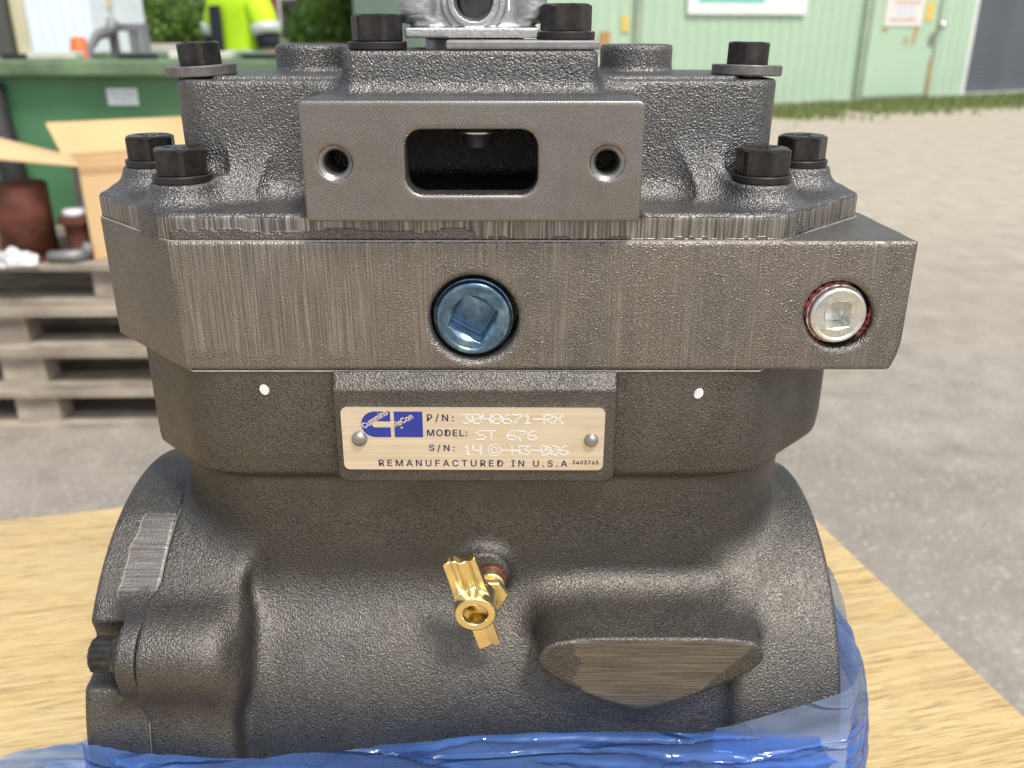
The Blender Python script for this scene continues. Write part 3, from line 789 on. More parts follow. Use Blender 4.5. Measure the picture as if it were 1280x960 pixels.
F57 = {'0': '01110 10001 10011 10101 11001 10001 01110', '1': '00100 01100 00100 00100 00100 00100 01110', '3': '11111 00010 00100 00010 00001 10001 01110',
       '4': '10001 10001 10001 11111 00001 00001 00001', '6': '00110 01000 10000 11110 10001 10001 01110', '7': '11111 00001 00010 00100 01000 01000 01000',
       '8': '01110 10001 10001 01110 10001 10001 01110', '-': '00000 00000 00000 11111 00000 00000 00000', 'R': '11110 10001 10001 11110 10100 10010 10001',
       'X': '10001 10001 01010 00100 01010 10001 10001', 'S': '01111 10000 10000 01110 00001 00001 11110', 'T': '11111 00100 00100 00100 00100 00100 00100',
       'H': '10001 10001 10001 11111 10001 10001 10001', 'G': '01110 10001 10000 10111 10001 10001 01110', ' ': '00000 00000 00000 00000 00000 00000 00000'}
stb = bmesh.new()
def dot(x, z, r=0.34):
    n = 8
    a = [stb.verts.new(((x + r * math.cos(2 * math.pi * i / n)) * 0.001, -0.00088, (z + r * math.sin(2 * math.pi * i / n)) * 0.001)) for i in range(n)]
    c = stb.verts.new((x * 0.001, -0.00114, z * 0.001))
    for i in range(n): stb.faces.new((a[(i + 1) % n], a[i], c))
def stamp(s, x0, x1, z0, z1):
    pitch = (x1 - x0) / len(s)
    for ci, ch in enumerate(s):
        rows = F57[ch].split()
        for r_, row in enumerate(rows):
            for c_, bit in enumerate(row):
                if bit == '1':
                    xx = x0 + pitch * ci + pitch * 0.84 * (c_ / 4.0) * 0.94 + random.uniform(-0.05, 0.05); zz = z1 - (z1 - z0) * r_ / 6 + random.uniform(-0.05, 0.05)
                    dot(xx, zz)
                    dot(xx + 0.30, zz - 0.10, 0.28)
stamp('3048671-RX', px(588), px(1060), pz(106), pz(66))
stamp('ST 676', px(655), px(940), pz(183), pz(142))
stamp('14', px(592), px(680), pz(255), pz(214))
stamp('-H3-006', px(772), px(1090), pz(255), pz(214))
for i in range(22): dot(px(738) + 2.2 * math.cos(2 * math.pi * i / 22), pz(234) + 2.2 * math.sin(2 * math.pi * i / 22))
for i in range(12): dot(px(738) + 1.1 * math.cos(R(40 + 25 * i)), pz(234) + 1.1 * math.sin(R(40 + 25 * i)))
dot(px(744), pz(236)); dot(px(752), pz(236))
bm_obj('stamped_characters', stb, M['stamp'], npl, True)
for x, y, s in ((110, 180, 2.75), (1190, 183, 2.45)):
    rb = bmesh.new(); lathe(rb, [(s, 0), (s * 0.98, 0.5), (s * 0.85, 1.2), (s * 0.6, 1.75), (s * 0.3, 2.0), (0.05, 2.05)], 24, Matrix.Translation((px(x) * 0.001, -0.0009, pz(y) * 0.001)) @ Matrix.Rotation(R(90), 4, 'X') @ Matrix.Scale(0.001, 4))
    bm_obj('rivet', rb, M['steel'], npl, True)

# ------------------------------------------------------------------ brass drain cock
dc = empty('drain_cock', (0.0042, -0.001, 0.1200)); dc.parent = comp
def ax_y(bm_, prof, n=32, at=(0, 0, 0)):
    lathe(bm_, prof, n, Matrix.Translation(at) @ Matrix.Rotation(R(90), 4, 'X') @ Matrix.Scale(0.001, 4))
b_ = bmesh.new(); ax_y(b_, [(5.5, -1), (5.4, 0.7), (5.0, 1.0)]); bm_obj('thread_sealant', b_, M['red_seal'], dc, True)
b_ = bmesh.new(); ax_y(b_, [(5.1, 0), (5.1, 5.0), (4.6, 5.4)], 36); bm_obj('cock_body', b_, M['brass'], dc, False)
b_ = bmesh.new(); ax_y(b_, [(6.0, 5.4), (6.3, 5.8), (6.3, 8.6), (5.9, 9.0)], 6)
for v in b_.verts: v.co.z -= 0.0018
bm_obj('hex_nut', b_, M['brass'], dc)
b_ = bmesh.new(); tube(b_, [(-0.0006, -0.008, -0.002), (-0.002, -0.013, 0.0), (-0.0045, -0.020, 0.0025)], [0.0034, 0.0034, 0.0040], 20); bm_obj('stem', b_, M['brass'], dc, True)
WN = Vector((-0.0048, -0.0235, 0.0040))
def f_wing(x, y, z):
    r = ln2(x, z)
    hub = smax(r - 5.4, slab(y, -2.6, 5.5), 0.7)
    up = np.maximum(rbox2(x + 0.0, z - 8.2, 4.6 - 0.02 * z, 7.6, 0.6), slab(y + 0.22 * np.abs(x) - 0.9 * np.exp(-((np.abs(x) - 1.6) / 0.8) ** 2), 1.0, 3.6 + 0.5))
    up = np.maximum(up, -(ln2(x - 0.8, (z - 18.5)) - 4.2) )
    lo = np.maximum(rbox2(x + 0.0, z + 9.2, 3.0, 5.6, 0.5), slab(y + 0.30 * np.abs(x), 0.6, 3.8))
    d = smin(smin(hub, up, 1.2), lo, 1.2)
    ring = smax(np.abs(r - 4.3) - 1.1, slab(y, -3.4, 1), 0.5)
    d = smin(d, ring, 0.4)
    return smax(d, -np.maximum(r - 3.1, slab(y, -10, 4.9)), 0.5)
wn = link('wing_nut', mesh_sdf('wing_nut', f_wing, (-8, -5, -17), (8, 7, 18), 0.32), dc, [M['brass']]); wn.scale = (1.3, 1.2, 1.3)
wn.location = WN; wn.rotation_euler = (R(6), R(-15), 0)

# ------------------------------------------------------------------ unloader valve on top, with its clamp strip
def f_gov(x, y, z):
    base = rbox3(x, y, z, (0, 0, 4.2), (22.0, 20, 1.6), 0.6)
    core = rbox3(x, y, z, (0, 1, 24), (20, 16, 20), 2)
    d = smin(base, core, 2)
    for lx, ly, r in ((-18.0, -13, 6.4), (19.2, -13, 5.4), (-18.5, 13, 6), (19.5, 13, 6)):
        d = smin(d, smax(ln2(x - lx, y - ly) - r, slab(z, 7.0 + 0.35 * np.abs(y - ly), 42), 2), 1.5)
    d = smin(d, smax(ln2(x - 0.5, z - 14) - 10.5, slab(y, -17.0, 0), 0.6), 1)
    ring = smax(np.abs(ln2(x - 0.5, z - 14) - 7.4) - 1.1, slab(y, -18.2, 0), 0.3)
    d = np.minimum(d, ring)
    ped = np.maximum(ln2(x, y) - 17.0, slab(z, -3, 4))
    d = np.minimum(d, ped)
    hole = np.maximum(ln2(x - 0.5, z - 14) - 6.2, slab(y, -30, 11))
    return np.maximum(d, -hole)
gv = link('unloader_valve', mesh_sdf('unloader_valve', f_gov, (-27, -21, -4), (27, 22, 47), 0.6), comp, [M['alu']])
gv.location = (-0.0010, 0.052, 0.3030)
tag(gv, 'bright cast aluminium valve body with threaded port')
tb = bmesh.new(); lathe(tb, [(6.15 - (0.7 if i % 2 else 0.0), i * 0.7) for i in range(24)], 32, Matrix.Translation((0.0005, -0.0175, 0.014)) @ Matrix.Rotation(R(-90), 4, 'X') @ Matrix.Scale(0.001, 4), False, False)
bm_obj('screw_thread', tb, M['steel'], gv, True)
cb = bmesh.new(); add_box(cb, Vector((0.0155, 0.034, 0.3037)), (0.049, 0.021, 0.0029), None, 0.0007)
bm_obj('clamp_strip', cb, M['steel'], comp)

# ------------------------------------------------------------------ blue bag round the foot of the machine
bag = empty('plastic_bag', (-0.012, 0, 0.955))
tag(bag, 'thin blue translucent plastic bag pulled down round the foot of the compressor', 'bag')
def cat(ps, t):
    n = len(ps); i = int(math.floor(t)) % n; f = t - math.floor(t)
    p0, p1, p2, p3 = (np.array(ps[(i + k - 1) % n], float) for k in range(4))
    return 0.5 * ((2 * p1) + (-p0 + p2) * f + (2 * p0 - 5 * p1 + 4 * p2 - p3) * f * f + (-p0 + 3 * p1 - 3 * p2 + p3) * f ** 3)
# each station: top edge (x, y, z above the board), reach of the skirt lying on the board
ST = [((-136, -37, 110), 75), ((-108, -39, 107), 60), ((-78, -38, 105.5), 45), ((-40, -37, 109), 45), ((0, -36, 113.5), 40), ((45, -36, 115), 40), ((82, -36, 115), 40), ((115, -33, 109), 40), ((141, -20, 104), 32),
      ((151, 0, 104), 26), ((152, 18, 112), 22), ((149, 38, 116), 20), ((148, 70, 110), 20), ((140, 105, 105), 25), ((95, 130, 100), 30), ((0, 140, 100), 40), ((-95, 130, 100), 60), ((-142, 105, 50), 8), ((-145, 82, 36), 45),
      ((-145, 60, 34), 112), ((-144.5, 20, 38), 130), ((-144.5, -8, 62), 150), ((-143.5, -26, 97), 100)]
def sheet(u_n, v_n, rowf):
    bm = bmesh.new(); g = []
    for i in range(u_n):
        t = len(ST) * i / u_n
        p = cat([s[0] for s in ST], t); reach = float(cat([(s[1],) for s in ST], t)[0])
        pn = cat([s[0] for s in ST], t + 0.05); tan = (pn - p)[:2]; tan /= max(1e-6, np.linalg.norm(tan)); nrm = np.array([tan[1], -tan[0]])
        g.append([bm.verts.new(Vector(rowf(t, j / (v_n - 1), p, nrm, tan, reach)) * 0.001) for j in range(v_n)])
    for i in range(u_n):
        for j in range(v_n - 1): bm.faces.new((g[i][j], g[i][j + 1], g[(i + 1) % u_n][j + 1], g[(i + 1) % u_n][j]))
    return bm
def ns(a, b, c=0.0): return mnoise.noise(Vector((a, b, c)))
CREASE = [((-33, 107), (0, 112.0)), ((0, 112.0), (100, 112.5)), ((-33, 107), (5, 98)), ((5, 98), (60, 91)), ((-92, 99), (-80, 101.5)), ((-80, 101.5), (-33, 97)), ((-33, 97), (30, 90)), ((40, 108), (120, 102)), ((-130, 106), (-95, 96)), ((-120, 104), (-60, 92)), ((60, 107), (135, 95)), ((20, 103), (75, 99))]
def bag_row(t, v, p, nrm, tan, reach):
    # v 0 hem, 0..0.6 wall down to the board, 0.6..1 skirt
    L = t * 20
    if v < 0.6:
        k = (v / 0.6) ** 1.6
        outw = 3.0 * math.sin(k * 3.1) + 2.5 * k
        z = p[2] * (1 - k)
        amp = (1.0 + 5.0 * k) * (0.35 if p[0] < -138 else 1.0)
        outw += 0.7 * amp * ns(L * 0.10 + k * 1.6, k * 3.0, 1.3) * 1.6 + 0.45 * amp * ns(L * 0.35 + k * 4.5, k * 2.0, 4.1) + 0.6 * ns(L * 0.16, k * 18.0, 6.6)
        outw = max(outw, -1.0)
        if p[1] < -20:                                               # pulled-tight creases across the front
            for (xa, za), (xb, zb) in CREASE:
                if xa <= p[0] <= xb:
                    zc = za + (zb - za) * (p[0] - xa) / (xb - xa)
                    outw += 2.4 * math.sin(math.pi * (0.06 + 0.88 * (p[0] - xa) / (xb - xa))) ** 0.5 * math.exp(-abs(z - zc) / 0.6)
    else:
        k = (v - 0.6) / 0.4
        outw = 3 + reach * k + 6 * k * ns(L * 0.3, 2.0, 0.5)
        z = 2.5 + max(0.0, (15 * (1 - 0.5 * k)) * (0.35 + ns(L * 0.28, k * 2.2, 8.0)) + 7 * ns(L * 0.8, k * 5, 3.0)) * (0.25 + 0.75 * math.sin(k * 3.14))
    return (p[0] + nrm[0] * outw, p[1] + nrm[1] * outw, max(1.2, z))
bm = sheet(520, 150, bag_row)
bwo = bm_obj('bag_wall', bm, M['bag'], bag, True); bwo.data.materials.append(M['bag_pale'])
for p_ in bwo.data.polygons:
    if (p_.index % 149) > 93: p_.material_index = 1
# turned-in film on the right and the loose corner standing up beside the drum
def strip(name, A, B, n, m, mat, amp=2.0, seed=0.0):
    bm = bmesh.new(); g = []
    for i in range(n):
        u = i / (n - 1)
        def lin(ps):
            x = u * (len(ps) - 1); k = min(int(x), len(ps) - 2); f = x - k
            f = f * f * (3 - 2 * f) if len(ps) > 2 else f
            return np.array(ps[k], float) * (1 - f) + np.array(ps[k + 1], float) * f
        a, b = lin(A), lin(B)
        g.append([bm.verts.new(Vector(a + (b - a) * (j / (m - 1)) + amp * np.array([ns(u * 5, j * 0.15, seed), ns(u * 5, j * 0.15, seed + 5), 0.5 * ns(u * 6, j * 0.2, seed + 9)])) * 0.001) for j in range(m)])
    for i in range(n - 1):
        for j in range(m - 1): bm.faces.new((g[i][j], g[i][j + 1], g[i + 1][j + 1], g[i + 1][j]))
    return bm_obj(name, bm, mat, bag, True)
strip('inner_fold', [(84, -33, 114), (110, -31.5, 121), (131.5, -29, 127), (138, -18, 128), (147, 0, 106)], [(84, -34.5, 92), (112, -33.5, 80), (135, -31, 60), (146, -14, 55), (151, 2, 55)], 40, 14, M['bag_pale'], 1.2, 2.0)
strip('inner_fold', [(134.5, 20, 150), (140, 21, 142), (146, 14, 124), (150, 5, 108)], [(136, 34, 110), (146, 34, 106), (150, 26, 96), (152, 10, 90)], 30, 14, M['bag_pale'], 1.4, 7.0)

# ------------------------------------------------------------------ the board and its trestles
bench = empty('work_bench', (0, 0, 0), R(13.0))
tag(bench, 'worn yellow plywood board on legs carrying the compressor', 'bench')
TOP = 0.955
bb = bmesh.new(); add_box(bb, Vector((-0.31, -0.02, TOP - 0.003)), (1.20, 0.80, 0.006), None, 0.0012); bm_obj('board', bb, M['ply'], bench)
for i in range(3):
    box_obj('ply_layer', (-0.31, -0.02, TOP - 0.0085 - i * 0.005), (1.199 - 0.001 * i, 0.799 - 0.001 * i, 0.005), M['ply_dark'] if i % 2 == 0 else M['ply_edge'], bench)
for lx in (-0.84, 0.22):
    for ly in (-0.36, 0.32):
        box_obj('leg', (lx, ly, (TOP - 0.021) / 2), (0.07, 0.07, TOP - 0.021), M['pallet'], bench, 0.004)
for ly in (-0.36, 0.32): box_obj('rail', (-0.31, ly, TOP - 0.075), (0.988, 0.045, 0.09), M['pallet'], bench, 0.003)
for x0, y0, x1, y1, wd in ((-0.70, 0.05, -0.135, 0.085, 0.0036), (-0.60, 0.22, -0.45, 0.20, 0.0012), (-0.32, 0.02, -0.27, 0.12, 0.0012)):
    a = math.atan2(y1 - y0, x1 - x0); L = math.hypot(x1 - x0, y1 - y0)
    box_obj('pencil_line', ((x0 + x1) / 2, (y0 + y1) / 2, TOP + 0.0002), (L, wd, 0.0003), M['scuff'], bench, 0, Matrix.Rotation(a, 3, 'Z'))

# ------------------------------------------------------------------ ground
gm = bmesh.new()
bmesh.ops.create_grid(gm, x_segments=60, y_segments=60, size=1.0)
for v in gm.verts: v.co = Vector((v.co.x * 260, v.co.y * 260 + 60, 0))
g = bm_obj('ground', gm, M['ground']); tag(g, 'worn grey and sandy yard surface', None, None, 'structure')

# ------------------------------------------------------------------ pallets and what lies on them
def make_pallet():
    p = empty('pallet', (0, 0, 0))
    for i, y in enumerate((-0.3525, -0.185, 0.0, 0.185, 0.3525)):
        box_obj('deck_board', (0, y, 0.133), (1.2, 0.145 if i in (0, 2, 4) else 0.10, 0.022), M['pallet'], p, 0.002)
    for x in (-0.5275, 0, 0.5275):
        box_obj('cross_board', (x, 0, 0.1105), (0.145, 0.8, 0.0215), M['pallet'], p, 0.002)
        for y in (-0.35, 0, 0.35): box_obj('block', (x, y, 0.0605), (0.145, 0.10 if y else 0.145, 0.078), M['pallet'], p, 0.003)
    for y in (-0.35, 0, 0.35): box_obj('bottom_board', (0, y, 0.0105), (1.2, 0.10 if y else 0.145, 0.021), M['pallet'], p, 0.002)
    return p
p0 = make_pallet()
spots = [(-1.64, 2.93, 1.5, 'bottom pallet of the grey wooden stack, resting on the ground'), (-1.655, 2.93, 0.8, 'second pallet from the ground in the grey wooden stack'),
         (-1.69, 2.92, 2.0, 'third pallet from the ground in the grey wooden stack'), (-1.31, 2.96, 1.0, 'top pallet of the stack, carrying the cardboard box and brown iron parts')]
for i, (x, y, a, lb) in enumerate(spots):
    p = p0 if i == 0 else copy_tree(p0)
    p.location = (x, y, 0.0005 + 0.1445 * i); p.rotation_euler = (0, 0, R(a)); tag(p, lb, 'pallet', 'wooden pallets in the stack')
DZ = 0.1445 * 3 + 0.145

bx = empty('cardboard_box', (-1.375, 2.60, DZ + 0.001), R(30))
tag(bx, 'open tan cardboard box with raised flaps on the top pallet', 'box')
W_, D_, H_, T_ = 0.52, 0.30, 0.30, 0.006
box_obj('box_front', (W_ / 2, T_ / 2, H_ / 2), (W_, T_, H_), M['card'], bx)
box_obj('box_back', (W_ / 2, D_ - T_ / 2, H_ / 2), (W_, T_, H_), M['card'], bx)
box_obj('box_side', (T_ / 2, D_ / 2, H_ / 2 - 0.001), (T_, D_ - 2 * T_ - 0.001, H_), M['card_shade'], bx)
box_obj('box_side', (W_ - T_ / 2, D_ / 2, H_ / 2 - 0.001), (T_, D_ - 2 * T_ - 0.001, H_), M['card'], bx)
box_obj('box_bottom', (W_ / 2, D_ / 2, 0.004), (W_ - 0.014, D_ - 0.014, 0.006), M['card'], bx)
def quad_slab(name, q, th, mat, parent):
    bm = bmesh.new(); q = [Vector(p) for p in q]; n = (q[1] - q[0]).cross(q[2] - q[0]).normalized() * th
    a = [bm.verts.new(p) for p in q]; b = [bm.verts.new(p + n) for p in q]
    for i in range(4): bm.faces.new((a[i], a[(i + 1) % 4], b[(i + 1) % 4], b[i]))
    bm.faces.new(a[::-1]); bm.faces.new(b); bmesh.ops.recalc_face_normals(bm, faces=bm.faces)
    return bm_obj(name, bm, mat, parent)
quad_slab('flap', [(-0.02, D_ + 0.005, H_ + 0.002), (W_, D_ + 0.005, H_ + 0.002), (W_, D_ + 0.05, H_ + 0.105), (-0.05, D_ + 0.05, H_ + 0.105)], 0.005, M['card'], bx)
quad_slab('flap', [(-0.001, 0.0, H_), (-0.001, D_, H_ - 0.004), (-0.33, D_ - 0.02, H_ + 0.115), (-0.33, 0.0, H_ + 0.055)], 0.005, M['card'], bx)
box_obj('fold_strip', (W_ / 2, -0.001, H_ - 0.014), (W_, 0.002, 0.022), M['card_dark'], bx)

def lathe_thing(name, prof, loc, mat, label, cat, parts=()):
    e = empty(name, loc); bm = bmesh.new(); lathe(bm, prof, 36); bm_obj('barrel', bm, mat, e, True)
    for nm, pr, mt in parts:
        bm = bmesh.new(); lathe(bm, pr, 36); bm_obj(nm, bm, mt, e)
    return tag(e, label, cat)
lathe_thing('rusty_pipe', [(0.085, 0.012), (0.085, 0.24), (0.078, 0.245)], (-1.60, 2.64, DZ), M['rust'], 'wide rust brown iron pipe standing under the box flap', 'pipe', (('flange', [(0.108, 0), (0.108, 0.0125), (0.075, 0.0128)], M['rust']),))
lathe_thing('iron_spool', [(0.045, 0.015), (0.036, 0.03), (0.036, 0.10), (0.045, 0.118)], (-1.435, 2.64, DZ), M['rust'], 'small brown iron spool beside the wide rusty pipe', 'spool', (('flange', [(0.055, 0), (0.055, 0.0155)], M['rust']), ('flange', [(0.055, 0.117), (0.055, 0.137)], M['rust'])))
def crumple(name, loc, s, mat, label, cat, seed):
    bm = bmesh.new(); bmesh.ops.create_icosphere(bm, subdivisions=4, radius=1.0)
    for v in bm.verts:
        k = 0.75 + 0.5 * mnoise.noise(v.co * 1.7 + Vector((seed, 0, 0))) + 0.25 * abs(mnoise.noise(v.co * 4.5 + Vector((seed, 3, 0))))
        v.co = Vector((v.co.x * s[0] * k, v.co.y * s[1] * k, max(0, (v.co.z + 0.35) * s[2] * k)))
    o = bm_obj(name, bm, mat); o.location = loc; return tag(o, label, cat)
crumple('plastic_wrap', (-1.60, 2.50 + 0.02, DZ + 0.001), (0.085, 0.035, 0.04), M['film'], 'crumpled clear plastic wrap on the pallet edge below the rusty pipe', 'plastic wrap', 1.0)
crumple('paper_wad', (-1.428, 2.78, DZ + 0.001), (0.05, 0.045, 0.06), M['film'], 'whitish paper wad behind the small brown spool', 'paper', 5.0)
lathe_thing('plastic_cap', [(0.036, 0.0), (0.036, 0.016), (0.030, 0.022)], (-1.435, 2.64, DZ + 0.138), M['film'], 'small white plastic cap lying on top of the small brown spool', 'tub')  # white plastic cap lying on the spool
b_ = bmesh.new(); tube(b_, [(-1.50, 2.56, DZ + 0.02), (-1.42, 2.555, DZ + 0.024), (-1.40, 2.60, DZ + 0.02), (-1.38, 2.58, DZ + 0.05)], [0.018, 0.02, 0.02, 0.017], 12)
tag(bm_obj('grey_hose', b_, M['grey_metal'], None, True), 'short dull grey hose lying before the brown spool', 'hose')
tag(box_obj('wood_offcut', (-1.735, 2.56, DZ + 0.016), (0.16, 0.06, 0.03), M['card'], None, 0.003), 'pale wood offcut at the left end of the top pallet', 'offcut')

# ------------------------------------------------------------------ green bin
bn = empty('waste_bin', (-1.19, 3.55, 0)); tag(bn, 'large green wheeled waste bin with a pale worn rim behind the pallets', 'bin')
bm = bmesh.new()
q0 = [(-0.60, -0.40), (0.60, -0.40), (0.60, 0.40), (-0.60, 0.40)]; q1 = [(-0.66, -0.46), (0.66, -0.46), (0.66, 0.46), (-0.66, 0.46)]
qi = [(-0.63, -0.43), (0.63, -0.43), (0.63, 0.43), (-0.63, 0.43)]; qb = [(-0.575, -0.375), (0.575, -0.375), (0.575, 0.375), (-0.575, 0.375)]
rg = [[bm.verts.new((x, y, z)) for x, y in q] for q, z in ((q0, 0.16), (q1, 1.14), (qi, 1.14), (qb, 0.20))]
for a, b in zip(rg, rg[1:]):
    for i in range(4): bm.faces.new((a[i], a[(i + 1) % 4], b[(i + 1) % 4], b[i]))
bm.faces.new(rg[0][::-1]); bm.faces.new(rg[-1])
bm_obj('body', bm, M['bin'], bn)
for c, s in (((0, -0.475, 1.155), (1.38, 0.09, 0.055)), ((0, 0.475, 1.155), (1.38, 0.09, 0.055)), ((-0.665, 0, 1.155), (0.09, 0.858, 0.055)), ((0.665, 0, 1.155), (0.09, 0.858, 0.055))):
    box_obj('rim', c, s, M['bin_rim'], bn, 0.012)
for x, ww in ((-0.42, 0.17), (0.10, 0.22), (0.50, 0.17)): box_obj('rim_pad', (x, -0.478, 1.196), (ww, 0.075, 0.026), M['bin_pale'], bn, 0.006)
for x in (-0.55, -0.14, 0.30): box_obj('rim_gap', (x, -0.455, 1.192), (0.13, 0.03, 0.018), M['black'], bn)  # black blocks standing for the dark gaps between the pads
lb = box_obj('sticker', (-0.215, -0.4575, 1.055), (0.11, 0.003, 0.058), M['label'], bn)
lb.rotation_euler = (0, 0, 0)
for k in range(3): box_obj('print_line', (-0.215, -0.4593, 1.07 - 0.014 * k), (0.085 - 0.02 * (k == 2), 0.001, 0.005), M['label_line'], lb)
for x in (-0.64, 0.64):
    b_ = bmesh.new(); tube(b_, [(x, -0.435, 0.30), (x * 1.02, -0.47, 0.72), (x * 1.045, -0.485, 1.10)], [0.04, 0.045, 0.04], 12); bm_obj('bumper', b_, M['black'], bn, True)
for x in (-0.52, 0.52):
    for y in (-0.33, 0.33):
        b_ = bmesh.new(); lathe(b_, [(0.03, -0.025), (0.078, -0.025), (0.08, -0.02), (0.08, 0.02), (0.078, 0.025), (0.03, 0.025)], 24, Matrix.Translation((x, y, 0.08)) @ Matrix.Rotation(R(90), 4, 'Y')); bm_obj('wheel', b_, M['black'], bn)
        box_obj('fork', (x, y, 0.145), (0.07, 0.05, 0.04), M['grey_metal'], bn)
lathe_thing('orange_cone', [(0.075, 0), (0.03, 0.30), (0.022, 0.31)], (-1.77, 3.62, 0.94), M['orange'], 'orange cone tip sticking out of the green bin', 'cone')
scr = bmesh.new(); add_box(scr, Vector((-1.19, 3.55, 0.57)), (1.12, 0.72, 0.72)); tag(bm_obj('scrap_fill', scr, M['drum']), 'dark load of scrap filling the green bin', 'scrap', None, 'stuff')
b_ = bmesh.new(); tube(b_, [(-1.74, 3.60, 0.93), (-1.73, 3.62, 1.20), (-1.70, 3.64, 1.255), (-1.65, 3.66, 1.27), (-1.63, 3.66, 1.31)], [0.016, 0.016, 0.02, 0.026, 0.028], 12)
tag(bm_obj('exhaust_pipe', b_, M['grey_metal'], None, True), 'bent dark grey pipe rising out of the green bin', 'pipe')
fr = empty('metal_frame', (-1.60, 3.72, 0.90)); tag(fr, 'grey metal frame leaning in the green bin against the white wall', 'frame')
for c, s in (((-0.065, 0, 0.20), (0.03, 0.03, 0.40)), ((0.065, 0, 0.20), (0.03, 0.03, 0.40)), ((0, 0, 0.385), (0.098, 0.028, 0.03)), ((0.02, 0.0, 0.22), (0.035, 0.02, 0.30))):
    box_obj('bar', c, s, M['grey_metal'], fr)

# black drum beside the bin
dr_ = empty('plastic_drum', (-2.02, 3.25, 0)); tag(dr_, 'dark plastic drum beside the left end of the green bin', 'drum')
b_ = bmesh.new(); lathe(b_, [(0.22, 0.0), (0.235, 0.02), (0.235, 0.30), (0.245, 0.31), (0.235, 0.33), (0.235, 0.62), (0.245, 0.63), (0.235, 0.65), (0.235, 0.90), (0.21, 0.93)], 40); bm_obj('body', b_, M['drum'], dr_, True)
b_ = bmesh.new(); lathe(b_, [(0.215, 0.931), (0.225, 0.935), (0.225, 0.96), (0.20, 0.965)], 40); bm_obj('lid', b_, M['black'], dr_)

# ------------------------------------------------------------------ white corrugated shed and its dark neighbour
sh = empty('white_shed', (0, 0, 0)); tag(sh, 'white corrugated metal shed with cream corner post behind the green bin', 'shed')
box_obj('wall', (-3.61, 7.95, 1.5), (0.52, 1.10, 3.0), M['white_wall'], sh)
rib0 = box_obj('rib', (0, 0, 0), (0.045, 0.03, 2.96), M['white_wall'], sh, 0.008)
for i in range(6):
    r_ = rib0 if i == 0 else rib0.copy()
    if i: COL.objects.link(r_)
    r_.parent = sh; r_.location = (-3.82 + i * 0.09, 7.392, 1.5)
box_obj('corner_post', (-3.925, 7.42, 1.5), (0.10, 0.09, 3.0), M['cream'], sh, 0.01)
box_obj('roof', (-3.70, 7.95, 3.06), (1.0, 1.4, 0.10), M['roof'], sh)
box_obj('dial', (-3.332, 7.75, 1.47), (0.03, 0.08, 0.08), M['cream'], sh, 0.01)
dk = empty('dark_container', (0, 0, 0)); tag(dk, 'dark grey metal container at the far left beside the white shed', 'container')
box_obj('wall', (-4.97, 8.3, 1.35), (1.96, 2.0, 2.7), M['dark_wall'], dk)
rib1 = box_obj('rib', (0, 0, 0), (0.06, 0.03, 2.6), M['dark_wall'], dk, 0.008)
for i in range(12):
    r_ = rib1 if i == 0 else rib1.copy()
    if i: COL.objects.link(r_)
    r_.parent = dk; r_.location = (-5.85 + i * 0.15, 7.288, 1.35)
box_obj('roof', (-4.97, 8.3, 2.74), (2.05, 2.1, 0.07), M['dark_wall'], dk)

# ------------------------------------------------------------------ green building
gb = empty('green_building', (4.24, 14.88, 0), math.atan2(0.421, 0.907))
tag(gb, 'pale green sheet metal building with a door and a grey roller shutter', 'building')
SX0, SX1, GH = -5.2, 9.0, 4.2
box_obj('wall', ((SX0 + 4.36) / 2, 3.06, GH / 2 + 0.03), (4.36 - SX0, 6.0, GH - 0.06), M['green'], gb)
box_obj('wall', ((4.365 + SX1) / 2, 3.16, GH / 2 + 0.03), (SX1 - 4.365, 5.8, GH - 0.06), M['green'], gb)
box_obj('plinth', ((SX0 + SX1) / 2, 3.05, 0.06), (SX1 - SX0 + 0.04, 6.1, 0.12), M['plinth'], gb)
pr0 = None
x = SX0 + 0.1
while x < 4.3:
    if not (1.86 < x < 3.5):
        if pr0 is None: pr0 = r_ = box_obj('sheet_rib', (0, 0, 0), (0.07, 0.010, GH - 0.2), M['green'], gb, 0.006)
        else: r_ = pr0.copy(); COL.objects.link(r_); r_.parent = gb
        r_.location = (x, 0.056, GH / 2 + 0.06)
    x += 0.20
for s in (-2.63, 1.80): box_obj('seam_post', (s, 0.02, GH / 2 + 0.06), (0.13, 0.06, GH - 0.14), M['green_trim'], gb, 0.008)
box_obj('roof', (0, 2.8, GH + 0.10), (SX1 - SX0 + 0.8, 7.2, 0.16), M['roof'], gb)
door = box_obj('door', (2.66, 0.03, 1.16), (1.50, 0.05, 2.05), M['green'], gb, 0.008)
box_obj('door_post', (3.46, 0.025, 1.2), (0.08, 0.07, 2.2), M['green_trim'], gb, 0.008)
box_obj('threshold', (2.66, 0.0, 0.10), (1.5, 0.06, 0.035), M['grey_metal'], gb)
nt_ = box_obj('notice', (2.60, -0.006, 1.62), (0.86, 0.012, 0.72), M['sign_pinkish'], gb)
for k in range(7): box_obj('print_line', (2.60 + 0.04 * (k % 2), -0.0135, 1.90 - 0.09 * k), (0.62 - 0.08 * (k % 3), 0.002, 0.028), M['label_line'] if k % 3 else M['rust_stain'], nt_)
box_obj('warning_sticker', (3.19, -0.002, 1.50), (0.20, 0.008, 0.30), M['yellow'], gb)
box_obj('rust_mark', (2.93, 0.002, 1.12), (0.07, 0.003, 0.30), M['rust_stain'], gb, 0, Matrix.Rotation(R(8), 3, 'Y'))
box_obj('rust_mark', (2.74, 0.002, 1.02), (0.06, 0.003, 0.14), M['rust_stain'], gb)
box_obj('rust_mark', (2.22, 0.002, 1.20), (0.12, 0.003, 0.06), M['rust_stain'], gb)
box_obj('rust_mark', (3.40, -0.012, 0.45), (0.06, 0.003, 0.55), M['rust_stain'], gb)
